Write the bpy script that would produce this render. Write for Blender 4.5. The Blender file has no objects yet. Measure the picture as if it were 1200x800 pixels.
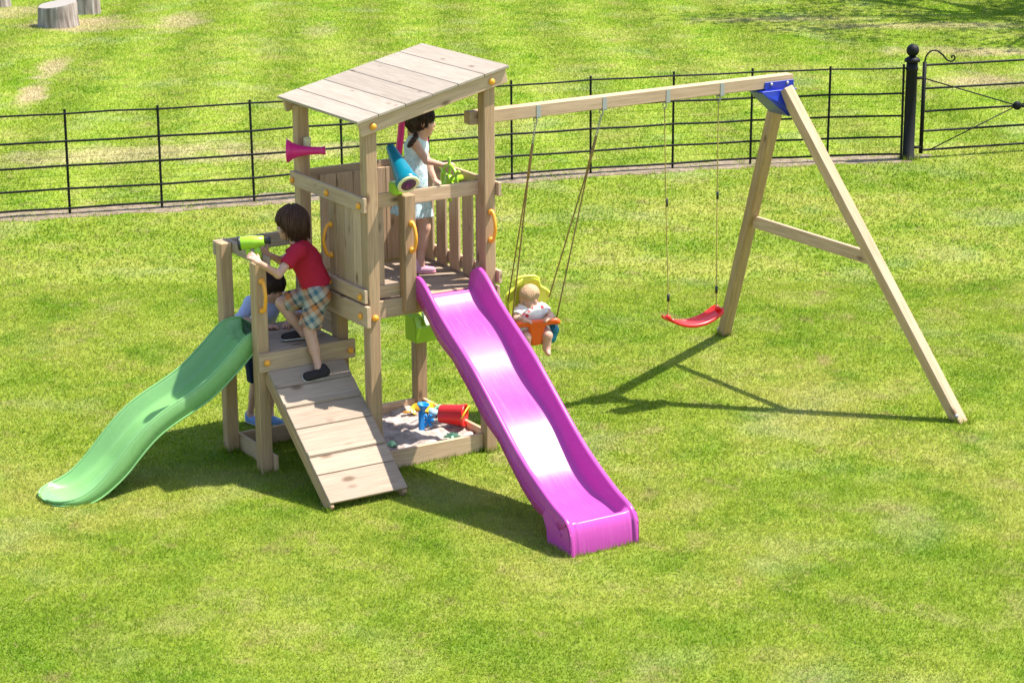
import bpy, bmesh, math, random
import numpy as np
from mathutils import Vector, Matrix, noise as mnoise
random.seed(7); rng = np.random.default_rng(7)
S = bpy.context.scene
C = S.collection
rad = math.radians

# ------------------------------------------------------------------ camera
CAM = np.array([-7.0615, -13.3481, 5.326]); YAW, PITCH, ROLL, FPX = -0.5521, 0.2806, -0.0051, 2643.77
FWD = np.array([-math.sin(YAW)*math.cos(PITCH), math.cos(YAW)*math.cos(PITCH), -math.sin(PITCH)])
_rt = np.array([math.cos(YAW), math.sin(YAW), 0.0]); _up = np.cross(_rt, FWD)
RGT = math.cos(ROLL)*_rt + math.sin(ROLL)*_up; UPV = -math.sin(ROLL)*_rt + math.cos(ROLL)*_up
FH = np.array([-math.sin(YAW), math.cos(YAW)])
cam_d = bpy.data.cameras.new('camera'); cam = bpy.data.objects.new('camera', cam_d); C.objects.link(cam)
cam_d.sensor_width = 36.0; cam_d.lens = FPX/1200*36; cam_d.clip_end = 500
cam.matrix_world = Matrix(((RGT[0], UPV[0], -FWD[0], CAM[0]), (RGT[1], UPV[1], -FWD[1], CAM[1]), (RGT[2], UPV[2], -FWD[2], CAM[2]), (0, 0, 0, 1)))
S.camera = cam
# ------------------------------------------------------------------ sky, sun, exposure
TO_SUN = Vector((1.27, -0.50, 2.5)).normalized()
W = bpy.data.worlds.new('World'); S.world = W; W.use_nodes = True
nt = W.node_tree
sky = nt.nodes.new('ShaderNodeTexSky'); sky.sky_type = 'NISHITA'; sky.sun_disc = False
sky.sun_elevation = math.asin(TO_SUN.z); sky.sun_rotation = math.atan2(TO_SUN.x, TO_SUN.y)
bg = nt.nodes['Background']; nt.links.new(sky.outputs[0], bg.inputs[0]); bg.inputs[1].default_value = 0.135
sun_d = bpy.data.lights.new('sun', 'SUN'); sun_d.energy = 4.8; sun_d.angle = rad(0.55); sun_d.color = (1.0, 0.95, 0.87)
sun = bpy.data.objects.new('sun', sun_d); C.objects.link(sun); sun.location = (8, -6, 14)
sun.rotation_euler = TO_SUN.to_track_quat('Z', 'Y').to_euler()
S.view_settings.view_transform = 'Standard'; S.view_settings.look = 'None'; S.view_settings.gamma = 1.0
S.view_settings.exposure = 1.08
S.render.engine = 'CYCLES'

# ------------------------------------------------------------------ pixel to point
def ray(px, py): return FWD*FPX + RGT*(px-600) - UPV*(py-400)
def at(px, py, d):
    r = ray(px, py); return CAM + r*d/(r[:2] @ FH)
def onz(px, py, z): r = ray(px, py); return CAM + r*(z-CAM[2])/r[2]
def ony(px, py, y): r = ray(px, py); return CAM + r*(y-CAM[1])/r[1]
def onx(px, py, x): r = ray(px, py); return CAM + r*(x-CAM[0])/r[0]

# ------------------------------------------------------------------ node helpers
def new_mat(name):
    m = bpy.data.materials.new(name); m.use_nodes = True
    return m, m.node_tree, m.node_tree.nodes['Principled BSDF']
def N(t, typ, **kw):
    n = t.nodes.new(typ)
    for k, v in kw.items():
        if k.startswith('i_'):
            key = k[2:]; key = int(key) if key.isdigit() else key.replace('_', ' ')
            n.inputs[key].default_value = v
        else: setattr(n, k, v)
    return n
def ramp(t, fac, stops, interp='LINEAR'):
    r = t.nodes.new('ShaderNodeValToRGB'); r.color_ramp.interpolation = interp
    el = r.color_ramp.elements
    while len(el) < len(stops): el.new(0.5)
    for e, (p, c) in zip(el, stops): e.position = p; e.color = (*c, 1) if len(c) == 3 else c
    t.links.new(fac, r.inputs[0]); return r.outputs[0]
def g(v): return (v, v, v)
def mixc(t, fac, a, b, mode='MIX'):
    n = t.nodes.new('ShaderNodeMix'); n.data_type = 'RGBA'; n.blend_type = mode
    for sock, v in ((n.inputs[0], fac), (n.inputs[6], a), (n.inputs[7], b)):
        if hasattr(v, 'is_linked'): t.links.new(v, sock)
        else: sock.default_value = v if isinstance(v, (int, float)) else (*v, 1)
    return n.outputs[2]
def mth(t, op, a, b=None, c=None):
    n = t.nodes.new('ShaderNodeMath'); n.operation = op
    for i, v in enumerate((a, b, c)):
        if v is None: continue
        if hasattr(v, 'is_linked'): t.links.new(v, n.inputs[i])
        else: n.inputs[i].default_value = v
    return n.outputs[0]
def bump(t, b, h, strength=.3, dist=.01):
    n = N(t, 'ShaderNodeBump', i_Strength=strength, i_Distance=dist); t.links.new(h, n.inputs['Height']); t.links.new(n.outputs[0], b.inputs['Normal'])

def wood_mat(name, c0, c1, knot=(.13, .075, .04), scale=1.0, rough=.75, knots=.05):
    m, t, b = new_mat(name)
    tc = N(t, 'ShaderNodeTexCoord'); oi = N(t, 'ShaderNodeObjectInfo')
    off = N(t, 'ShaderNodeVectorMath', operation='SCALE'); off.inputs[0].default_value = (37, 11, 23); t.links.new(oi.outputs['Random'], off.inputs['Scale'])
    add = N(t, 'ShaderNodeVectorMath', operation='ADD'); t.links.new(tc.outputs['Object'], add.inputs[0]); t.links.new(off.outputs[0], add.inputs[1])
    def mapped(sc):
        mp = N(t, 'ShaderNodeMapping'); mp.inputs['Scale'].default_value = sc; t.links.new(add.outputs[0], mp.inputs[0]); return mp.outputs[0]
    n1 = N(t, 'ShaderNodeTexNoise', i_Scale=1.0, i_Detail=6.0, i_Roughness=.6, i_Distortion=.6); t.links.new(mapped((1.6*scale, 28*scale, 28*scale)), n1.inputs[0])
    n2 = N(t, 'ShaderNodeTexNoise', i_Scale=1.0, i_Detail=3.0, i_Roughness=.6); t.links.new(mapped((5, 110, 110)), n2.inputs[0])
    n3 = N(t, 'ShaderNodeTexNoise', i_Scale=3.0, i_Detail=4.0); t.links.new(add.outputs[0], n3.inputs[0])
    vo = N(t, 'ShaderNodeTexVoronoi', i_Scale=1.0, i_Randomness=1.0); t.links.new(mapped((3.4, 8, 8)), vo.inputs[0])
    col = ramp(t, n1.outputs[0], [(.3, c0), (.7, c1)])
    col = mixc(t, mth(t, 'MULTIPLY', ramp(t, n2.outputs[0], [(.35, g(1)), (.6, g(0))]), .42), col, tuple(x*.52 for x in c0))
    col = mixc(t, mth(t, 'MULTIPLY', ramp(t, n3.outputs[0], [(.35, g(0)), (.75, g(1))]), .35), col, (c1[0]*.86, c1[1]*.9, c1[2]*.92))
    col = mixc(t, ramp(t, vo.outputs['Distance'], [(knots, g(.85)), (knots+.13, g(0))]), col, knot)
    val = N(t, 'ShaderNodeHueSaturation'); t.links.new(col, val.inputs['Color'])
    t.links.new(mth(t, 'MULTIPLY_ADD', oi.outputs['Random'], .26, .87), val.inputs['Value'])
    t.links.new(val.outputs[0], b.inputs['Base Color']); b.inputs['Roughness'].default_value = rough
    b.inputs['Specular IOR Level'].default_value = .25
    bump(t, b, mixc(t, .5, n1.outputs[0], n2.outputs[0]), .35, .004)
    return m
POSTW = wood_mat('post_wood', (.36, .225, .120), (.51, .340, .200), knots=.055)
BOARDW = wood_mat('board_wood', (.45, .300, .180), (.61, .430, .280), knots=.065)
PALEW = wood_mat('pale_wood', (.335, .245, .17), (.43, .33, .245), knots=.095)
ROOFW = wood_mat('roof_wood', (.325, .262, .20), (.39, .325, .26), knots=.03)

def plastic(name, col, rough=.3, var=.06, spec=.5, sss=0.0, wear=None):
    m, t, b = new_mat(name)
    ge = N(t, 'ShaderNodeNewGeometry')
    n = N(t, 'ShaderNodeTexNoise', i_Scale=6.0, i_Detail=4.0); t.links.new(ge.outputs['Position'], n.inputs[0])
    n2 = N(t, 'ShaderNodeTexNoise', i_Scale=90.0, i_Detail=2.0); t.links.new(ge.outputs['Position'], n2.inputs[0])
    t.links.new(mixc(t, n.outputs[0], tuple(x*(1-var) for x in col), tuple(min(1, x*(1+var)) for x in col)), b.inputs['Base Color'])
    b.inputs['Specular IOR Level'].default_value = spec
    t.links.new(mth(t, 'MULTIPLY_ADD', n.outputs[0], .16, rough-.08), b.inputs['Roughness'])
    if wear is not None:
        tc = N(t, 'ShaderNodeTexCoord'); mp = N(t, 'ShaderNodeMapping'); mp.inputs['Scale'].default_value = wear; t.links.new(tc.outputs['Object'], mp.inputs[0])
        n4 = N(t, 'ShaderNodeTexNoise', i_Scale=1.0, i_Detail=6.0, i_Roughness=.7); t.links.new(mp.outputs[0], n4.inputs[0])
        n5 = N(t, 'ShaderNodeTexNoise', i_Scale=5.0, i_Detail=5.0, i_Roughness=.7); t.links.new(tc.outputs['Object'], n5.inputs[0])
        sc_ = mth(t, 'MULTIPLY', ramp(t, n4.outputs[0], [(.52, g(0)), (.70, g(1))]), ramp(t, n5.outputs[0], [(.40, g(0)), (.62, g(1))]))
        old = b.inputs['Base Color'].links[0].from_socket
        t.links.new(mixc(t, mth(t, 'MULTIPLY', sc_, .20), old, tuple(min(1, x*.6+.25) for x in col)), b.inputs['Base Color'])
        ro = b.inputs['Roughness'].links[0].from_socket; t.links.new(mth(t, 'ADD', ro, mth(t, 'MULTIPLY', sc_, .22)), b.inputs['Roughness'])
    if sss: b.inputs['Subsurface Weight'].default_value = sss; b.inputs['Subsurface Radius'].default_value = (.02, .02, .02)
    bump(t, b, n2.outputs[0], .06, .002)
    return m
PURPLE = plastic('purple_plastic', (.47, .068, .34), .27, spec=.22, wear=(60, 2.5, 2.5))
GREENS = plastic('green_plastic', (.20, .42, .145), .24, wear=(2.5, 60, 2.5))
LIME = plastic('lime_plastic', (.32, .56, .03), .32)
LIMEP = plastic('pale_lime_plastic', (.62, .78, .42), .3)
ORANGE = plastic('orange_plastic', (.85, .36, .03), .35)
TEAL = plastic('teal_plastic', (.0, .16, .23), .3)
TEALD = plastic('dark_teal_plastic', (.005, .10, .11), .35)
PINK = plastic('pink_plastic', (.72, .02, .20), .35)
RED = plastic('red_plastic', (.74, .02, .015), .32)
BLUE = plastic('blue_paint', (.005, .024, .31), .3)
BLUET = plastic('blue_plastic', (.0, .20, .55), .3)
YELLOWT = plastic('yellow_plastic', (.80, .52, .03), .35)
YLIME = plastic('yellow_lime_plastic', (.60, .66, .06), .4)
TANGER = plastic('tangerine_plastic', (.82, .11, .012), .38)
MINT = plastic('mint_plastic', (.33, .68, .36), .4)
CYAN = plastic('pale_blue_plastic', (.35, .55, .70), .4)
CREAM = plastic('cream_plastic', (.70, .70, .38), .4)
VIOLET = plastic('violet_lens', (.10, .02, .09), .15)
BLACKP = plastic('black_plastic', (.015, .015, .017), .4)
IRON = plastic('black_iron_paint', (.009, .009, .009), .6, var=.4, spec=.2)
STEEL, _t, _b = new_mat('galvanised_steel'); _b.inputs['Base Color'].default_value = (.40, .40, .41, 1); _b.inputs['Metallic'].default_value = .7; _b.inputs['Roughness'].default_value = .55
ROPEB = plastic('brown_rope', (.27, .18, .075), .85, var=.4, spec=.1)
ROPEP = plastic('straw_rope', (.42, .33, .10), .85, var=.3, spec=.1)
def cloth(name, col, var=.12, rough=.85):
    return plastic(name, col, rough, var, .15)
SKIN, _t, _b = new_mat('skin')
_ge = N(_t, 'ShaderNodeNewGeometry'); _n = N(_t, 'ShaderNodeTexNoise', i_Scale=22.0, i_Detail=3.0); _t.links.new(_ge.outputs['Position'], _n.inputs[0])
_t.links.new(mixc(_t, _n.outputs[0], (.50, .255, .175), (.64, .385, .28)), _b.inputs['Base Color']); _b.inputs['Roughness'].default_value = .55
_b.inputs['Subsurface Weight'].default_value = .25; _b.inputs['Subsurface Radius'].default_value = (.012, .005, .003); _b.inputs['Subsurface Scale'].default_value = .6
LIPS = cloth('lips', (.45, .13, .11), rough=.5); EYEW = plastic('eye_white', (.75, .73, .70), .2); IRIS = plastic('iris', (.05, .03, .02), .15)
def hair_mat(name, c0, c1):
    m, t, b = new_mat(name)
    tc = N(t, 'ShaderNodeTexCoord'); mp = N(t, 'ShaderNodeMapping'); mp.inputs['Scale'].default_value = (130, 130, 14); t.links.new(tc.outputs['Object'], mp.inputs[0])
    n = N(t, 'ShaderNodeTexNoise', i_Scale=1.0, i_Detail=4.0, i_Distortion=.4); t.links.new(mp.outputs[0], n.inputs[0])
    t.links.new(ramp(t, n.outputs[0], [(.3, c0), (.7, c1)]), b.inputs['Base Color']); b.inputs['Roughness'].default_value = .5
    b.inputs['Specular IOR Level'].default_value = .3
    bump(t, b, n.outputs[0], .8, .01)
    return m
HAIRB = hair_mat('brown_hair', (.045, .019, .013), (.135, .062, .038))
HAIRD = hair_mat('dark_hair', (.020, .010, .008), (.065, .032, .022))
HAIRF = hair_mat('blond_hair', (.40, .25, .13), (.58, .38, .23))

# ------------------------------------------------------------------ objects
def link(name, me, mat=None, parent=None):
    o = bpy.data.objects.new(name, me); C.objects.link(o)
    if mat is not None and me is not None: me.materials.append(mat)
    if parent is not None: o.parent = parent
    return o
def thing(name, label, cat, loc=(0, 0, 0), group=None):
    o = bpy.data.objects.new(name, None); C.objects.link(o); o.location = loc; o.empty_display_size = .1
    tag(o, label, cat, group); return o
def tag(o, label, cat=None, group=None):
    o['label'] = label
    if cat: o['category'] = cat
    if group: o['group'] = group
    return o
def place(o, M):
    """world matrix for a child of an unrotated empty"""
    p = o.parent
    o.matrix_basis = (Matrix.Translation(-p.location) @ M) if p is not None and p.parent is None else M
    return o
def basis(x, z_hint):
    x = Vector(x).normalized(); z = Vector(z_hint); z = (z - x*z.dot(x)).normalized(); y = z.cross(x)
    return x, y, z
def box_mesh(l, w, h, bev=.004, seg=1):
    bm = bmesh.new(); bmesh.ops.create_cube(bm, size=1.0)
    bmesh.ops.scale(bm, vec=(l, w, h), verts=bm.verts)
    if bev: bmesh.ops.bevel(bm, geom=bm.edges[:], offset=min(bev, .3*min(l, w, h)), segments=seg, profile=.5, affect='EDGES')
    me = bpy.data.meshes.new('box'); bm.to_mesh(me); bm.free(); return me
def plank(parent, name, a, b, w, t, mat, up=(0, 0, 1), bev=.004, label=None):
    """board from a to b; t along 'up', w across"""
    a, b = Vector(a), Vector(b); x, y, z = basis(b-a, up)
    me = box_mesh((b-a).length, w, t, bev)
    o = link(name, me, mat, parent); c = (a+b)/2
    place(o, Matrix(((x.x, y.x, z.x, c.x), (x.y, y.y, z.y, c.y), (x.z, y.z, z.z, c.z), (0, 0, 0, 1))))
    if label: o['label'] = label
    return o
def boxb(parent, name, x0, x1, y0, y1, z0, z1, mat, bev=.004, label=None):
    """axis-aligned box with its grain along the longest side"""
    d = (x1-x0, y1-y0, z1-z0); c = ((x0+x1)/2, (y0+y1)/2, (z0+z1)/2); k = max(range(3), key=lambda i: d[i])
    if k == 0: return plank(parent, name, (x0, c[1], c[2]), (x1, c[1], c[2]), d[1], d[2], mat, (0, 0, 1), bev, label)
    if k == 1: return plank(parent, name, (c[0], y0, c[2]), (c[0], y1, c[2]), d[0], d[2], mat, (0, 0, 1), bev, label)
    return plank(parent, name, (c[0], c[1], z0), (c[0], c[1], z1), d[1], d[0], mat, (1, 0, 0), bev, label)
def np_mesh(V, F, smooth=True, name='mesh'):
    me = bpy.data.meshes.new(name); me.from_pydata([tuple(v) for v in V], [], [tuple(f) for f in F])
    me.update()
    if smooth: me.polygons.foreach_set('use_smooth', [True]*len(me.polygons))
    return me
def tube_geo(pts, r, n=8, closed=False, V=None, F=None):
    pts = [Vector(p) for p in pts]; V = [] if V is None else V; F = [] if F is None else F
    m = len(pts); rs = r if hasattr(r, '__len__') else [r]*m
    base = len(V); prev = None
    for i, p in enumerate(pts):
        if closed: tg = (pts[(i+1) % m]-pts[i-1]).normalized()
        else: tg = (pts[min(i+1, m-1)]-pts[max(i-1, 0)]).normalized()
        if prev is None:
            h = Vector((0, 0, 1)) if abs(tg.z) < .9 else Vector((1, 0, 0)); u = (h-tg*h.dot(tg)).normalized()
        else: u = (prev-tg*prev.dot(tg)).normalized()
        prev = u; v = tg.cross(u)
        for k in range(n):
            a = 2*math.pi*k/n; V.append(tuple(p+(u*math.cos(a)+v*math.sin(a))*rs[i]))
    for i in range(m if closed else m-1):
        j = (i+1) % m
        for k in range(n): F.append((base+i*n+k, base+i*n+(k+1) % n, base+j*n+(k+1) % n, base+j*n+k))
    if not closed:
        F.append(tuple(base+k for k in reversed(range(n)))); F.append(tuple(base+(m-1)*n+k for k in range(n)))
    return V, F
def tube(parent, name, pts, r, mat, n=8, closed=False, smooth=True):
    off = parent.location if parent is not None and parent.parent is None else Vector((0, 0, 0))
    V, F = tube_geo([Vector(p)-off for p in pts], r, n, closed)
    return link(name, np_mesh(V, F, smooth), mat, parent)
def lathe_geo(prof, n=24):
    """prof: list of (r, z)"""
    V, F = [], []
    for r, z in prof:
        for k in range(n): a = 2*math.pi*k/n; V.append((r*math.cos(a), r*math.sin(a), z))
    for i in range(len(prof)-1):
        for k in range(n): F.append((i*n+k, i*n+(k+1) % n, (i+1)*n+(k+1) % n, (i+1)*n+k))
    F.append(tuple(reversed(range(n)))); F.append(tuple((len(prof)-1)*n+k for k in range(n)))
    return V, F
def lathe(parent, name, prof, o0, axis, mat, n=24, hint=(0, 1, .2)):
    V, F = lathe_geo(prof, n); ob = link(name, np_mesh(V, F), mat, parent)
    z = Vector(axis).normalized(); x = Vector(hint); x = (x-z*x.dot(z)).normalized(); y = z.cross(x); c = Vector(o0)
    return place(ob, Matrix(((x.x, y.x, z.x, c.x), (x.y, y.y, z.y, c.y), (x.z, y.z, z.z, c.z), (0, 0, 0, 1))))
def arc(c, u, v, r, a0, a1, n=12):
    c, u, v = Vector(c), Vector(u), Vector(v)
    return [c+u*r*math.cos(a0+(a1-a0)*i/(n-1))+v*r*math.sin(a0+(a1-a0)*i/(n-1)) for i in range(n)]
def curve_pts(P, n):
    """smooth resample of a polyline (Catmull-Rom)"""
    P = np.array(P, float); m = len(P); out = []
    for s in np.linspace(0, m-1, n):
        i = min(int(s), m-2); t = s-i
        p0, p1, p2, p3 = P[max(i-1, 0)], P[i], P[i+1], P[min(i+2, m-1)]
        out.append(.5*((2*p1)+(-p0+p2)*t+(2*p0-5*p1+4*p2-p3)*t*t+(-p0+3*p1-3*p2+p3)*t**3))
    return np.array(out)

# ------------------------------------------------------------------ signed-distance figures
class Sdf:
    def __init__(s): s.P = []
    def cap(s, a, b, ra, rb, k=.02, ca=False, cb=False, sq=None, fold=0, sub=False):
        s.P.append(('c', np.array(a, float), np.array(b, float), ra, rb, k, ca, cb, sq, fold, sub)); return s
    def ell(s, c, r, axes=None, k=.015, sub=False, cut=None):
        s.P.append(('e', np.array(c, float), np.array(r, float), np.eye(3) if axes is None else np.array(axes, float), k, sub, cut)); return s
    def mesh(s, h=.006, wob=0.0, strand=None):
        lo = np.full(3, 1e9); hi = -lo
        for p in s.P:
            if p[-1] is True and p[0] == 'c': continue
            if p[0] == 'c': m = max(p[3], p[4])+.03; a = np.minimum(p[1], p[2])-m; b = np.maximum(p[1], p[2])+m
            else:
                if p[5]: continue
                m = max(p[2])+.03; a = p[1]-m; b = p[1]+m
            lo = np.minimum(lo, a); hi = np.maximum(hi, b)
        n = np.ceil((hi-lo)/h).astype(int)+1
        F = np.full(n, .2, np.float32)
        ax = [lo[i]+h*np.arange(n[i]) for i in range(3)]
        for p in s.P:
            if p[0] == 'c':
                _, a, b, ra, rb, k, ca, cb, sq, fold, sub = p; m = max(ra, rb)+k+.03; l0 = np.minimum(a, b)-m; h0 = np.maximum(a, b)+m
            else:
                _, c, r, axs, k, sub, cut = p; m = max(r)+k+.03; l0 = c-m; h0 = c+m
            i0 = np.clip(((l0-lo)/h).astype(int), 0, n); i1 = np.clip(np.ceil((h0-lo)/h).astype(int)+1, 0, n)
            if np.any(i1 <= i0): continue
            sl = tuple(slice(i0[i], i1[i]) for i in range(3))
            X = np.stack(np.meshgrid(*[ax[i][sl[i]] for i in range(3)], indexing='ij'), -1)
            if p[0] == 'c':
                Y = X-a
                if sq is not None:
                    nn = np.array(sq[0], float); nn /= np.linalg.norm(nn); Y = Y+nn*(Y@nn)[..., None]*(1/sq[1]-1)
                ab = b-a; L2 = ab@ab; tt = (Y@ab)/L2; tc = np.clip(tt, 0, 1)
                Q = Y-tc[..., None]*ab
                rr = ra+(rb-ra)*tc
                if fold:
                    e1 = np.cross(ab, [.31, .77, .2]); e1 /= np.linalg.norm(e1); e2 = np.cross(ab, e1); e2 /= np.linalg.norm(e2)
                    an = np.arctan2(Q@e1, Q@e2); rr = rr*(1+fold*tc*(np.sin(7*an+.6)+.5*np.sin(11*an+2)))
                d = np.linalg.norm(Q, axis=-1)-rr
                if sq is not None: d = d*sq[1]**.5
                L = math.sqrt(L2)
                if ca: d = np.maximum(d, -tt*L)
                if cb: d = np.maximum(d, (tt-1)*L)
            else:
                Y = (X-c)@axs.T
                q = np.linalg.norm(Y/r, axis=-1); q2 = np.linalg.norm(Y/(r*r), axis=-1)
                d = q*(q-1)/np.maximum(q2, 1e-6)
                d = np.where(q < 1e-4, -min(r), d)
                if cut is not None:
                    for cp, cn in cut: d = np.maximum(d, (X-np.array(cp))@np.array(cn))
            G = F[sl]
            if sub:
                hh = np.clip(.5-.5*(G+d)/k, 0, 1); F[sl] = G*(1-hh)+(-d)*hh+k*hh*(1-hh)
            else:
                hh = np.clip(.5+.5*(G-d)/k, 0, 1); F[sl] = G*(1-hh)+d*hh-k*hh*(1-hh)
        if wob:
            X = np.stack(np.meshgrid(*ax, indexing='ij'), -1)
            F = F+wob*(np.sin(X[..., 0]*95+3*np.sin(X[..., 2]*31))*np.sin(X[..., 1]*88+2*np.sin(X[..., 2]*27+1))*.6+.4*np.sin(X[..., 2]*60+X[..., 0]*45))
        if strand is not None:
            c, A, amp = strand; X = np.stack(np.meshgrid(*ax, indexing='ij'), -1)-c; Y = X@np.array(A).T
            an = np.arctan2(Y[..., 0], Y[..., 1]-.03); hz = Y[..., 2]
            F = F+amp*(np.sin(30*an+5*np.sin(24*hz)+9*np.sin(2.3*an))+.7*np.sin(17*an-4*np.sin(31*hz+1)))*np.clip((.11-hz)*14, 0.15, 1)
        return surface_net(F, lo, h)
def surface_net(F, lo, h):
    neg = F < 0
    n = np.array(F.shape)-1
    acc = np.zeros((*n, 3), np.float32); cnt = np.zeros(n, np.int32)
    cor = [(i, j, k) for i in (0, 1) for j in (0, 1) for k in (0, 1)]
    sl = lambda c: tuple(slice(c[a], c[a]+n[a]) for a in range(3))
    for c in cor:
        for a in range(3):
            if c[a]: continue
            e = list(c); e[a] = 1
            f0, f1 = F[sl(c)], F[sl(e)]; x = neg[sl(c)] != neg[sl(e)]
            if not x.any(): continue
            t = np.where(x, f0/np.where(x, f0-f1, 1), 0)
            for b in range(3): acc[..., b] += np.where(x, c[b]+(t if b == a else 0), 0)
            cnt += x
    act = cnt > 0; idx = np.full(n, -1, np.int64); idx[act] = np.arange(act.sum())
    base = np.argwhere(act); V = lo+h*(base+acc[act]/cnt[act][:, None])
    quads = []
    for a in range(3):
        b, c = (a+1) % 3, (a+2) % 3
        s0 = [slice(0, F.shape[i]) for i in range(3)]; s1 = list(s0); s0[a] = slice(0, F.shape[a]-1); s1[a] = slice(1, F.shape[a])
        x = np.argwhere(neg[tuple(s0)] != neg[tuple(s1)])
        x = x[(x[:, b] > 0) & (x[:, c] > 0) & (x[:, b] < n[b]) & (x[:, c] < n[c])]
        if not len(x): continue
        eb = np.eye(3, dtype=int)[b]; ec = np.eye(3, dtype=int)[c]
        q = [x, x-eb, x-eb-ec, x-ec]; q = np.stack([idx[tuple(v.T)] for v in q], 1)
        flip = ~neg[tuple(x.T)]; q[flip] = q[flip][:, ::-1]
        quads.append(q)
    Q = np.concatenate(quads); return V, Q
def sdf_obj(name, sdf, mat, parent, h=.006, wob=0.0, relax=2, strand=None):
    V, Q = sdf.mesh(h, wob, strand)
    off = np.array(parent.location) if parent is not None and parent.parent is None else np.zeros(3)
    V = V-off
    for _ in range(relax):   # light relaxation of the net
        A = np.zeros_like(V); cn = np.zeros(len(V))
        for i in range(4):
            np.add.at(A, Q[:, i], V[Q[:, (i+1) % 4]]+V[Q[:, (i-1) % 4]]); np.add.at(cn, Q[:, i], 2)
        V = V*.5+.5*A/np.maximum(cn, 1)[:, None]
    me = bpy.data.meshes.new(name); me.vertices.add(len(V)); me.vertices.foreach_set('co', V.astype(np.float32).ravel())
    me.loops.add(Q.size); me.loops.foreach_set('vertex_index', Q.astype(np.int32).ravel())
    me.polygons.add(len(Q)); me.polygons.foreach_set('loop_start', np.arange(0, Q.size, 4, dtype=np.int32))
    me.update(calc_edges=True); me.validate(); me.polygons.foreach_set('use_smooth', [True]*len(me.polygons))
    return link(name, me, mat, parent)

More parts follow.
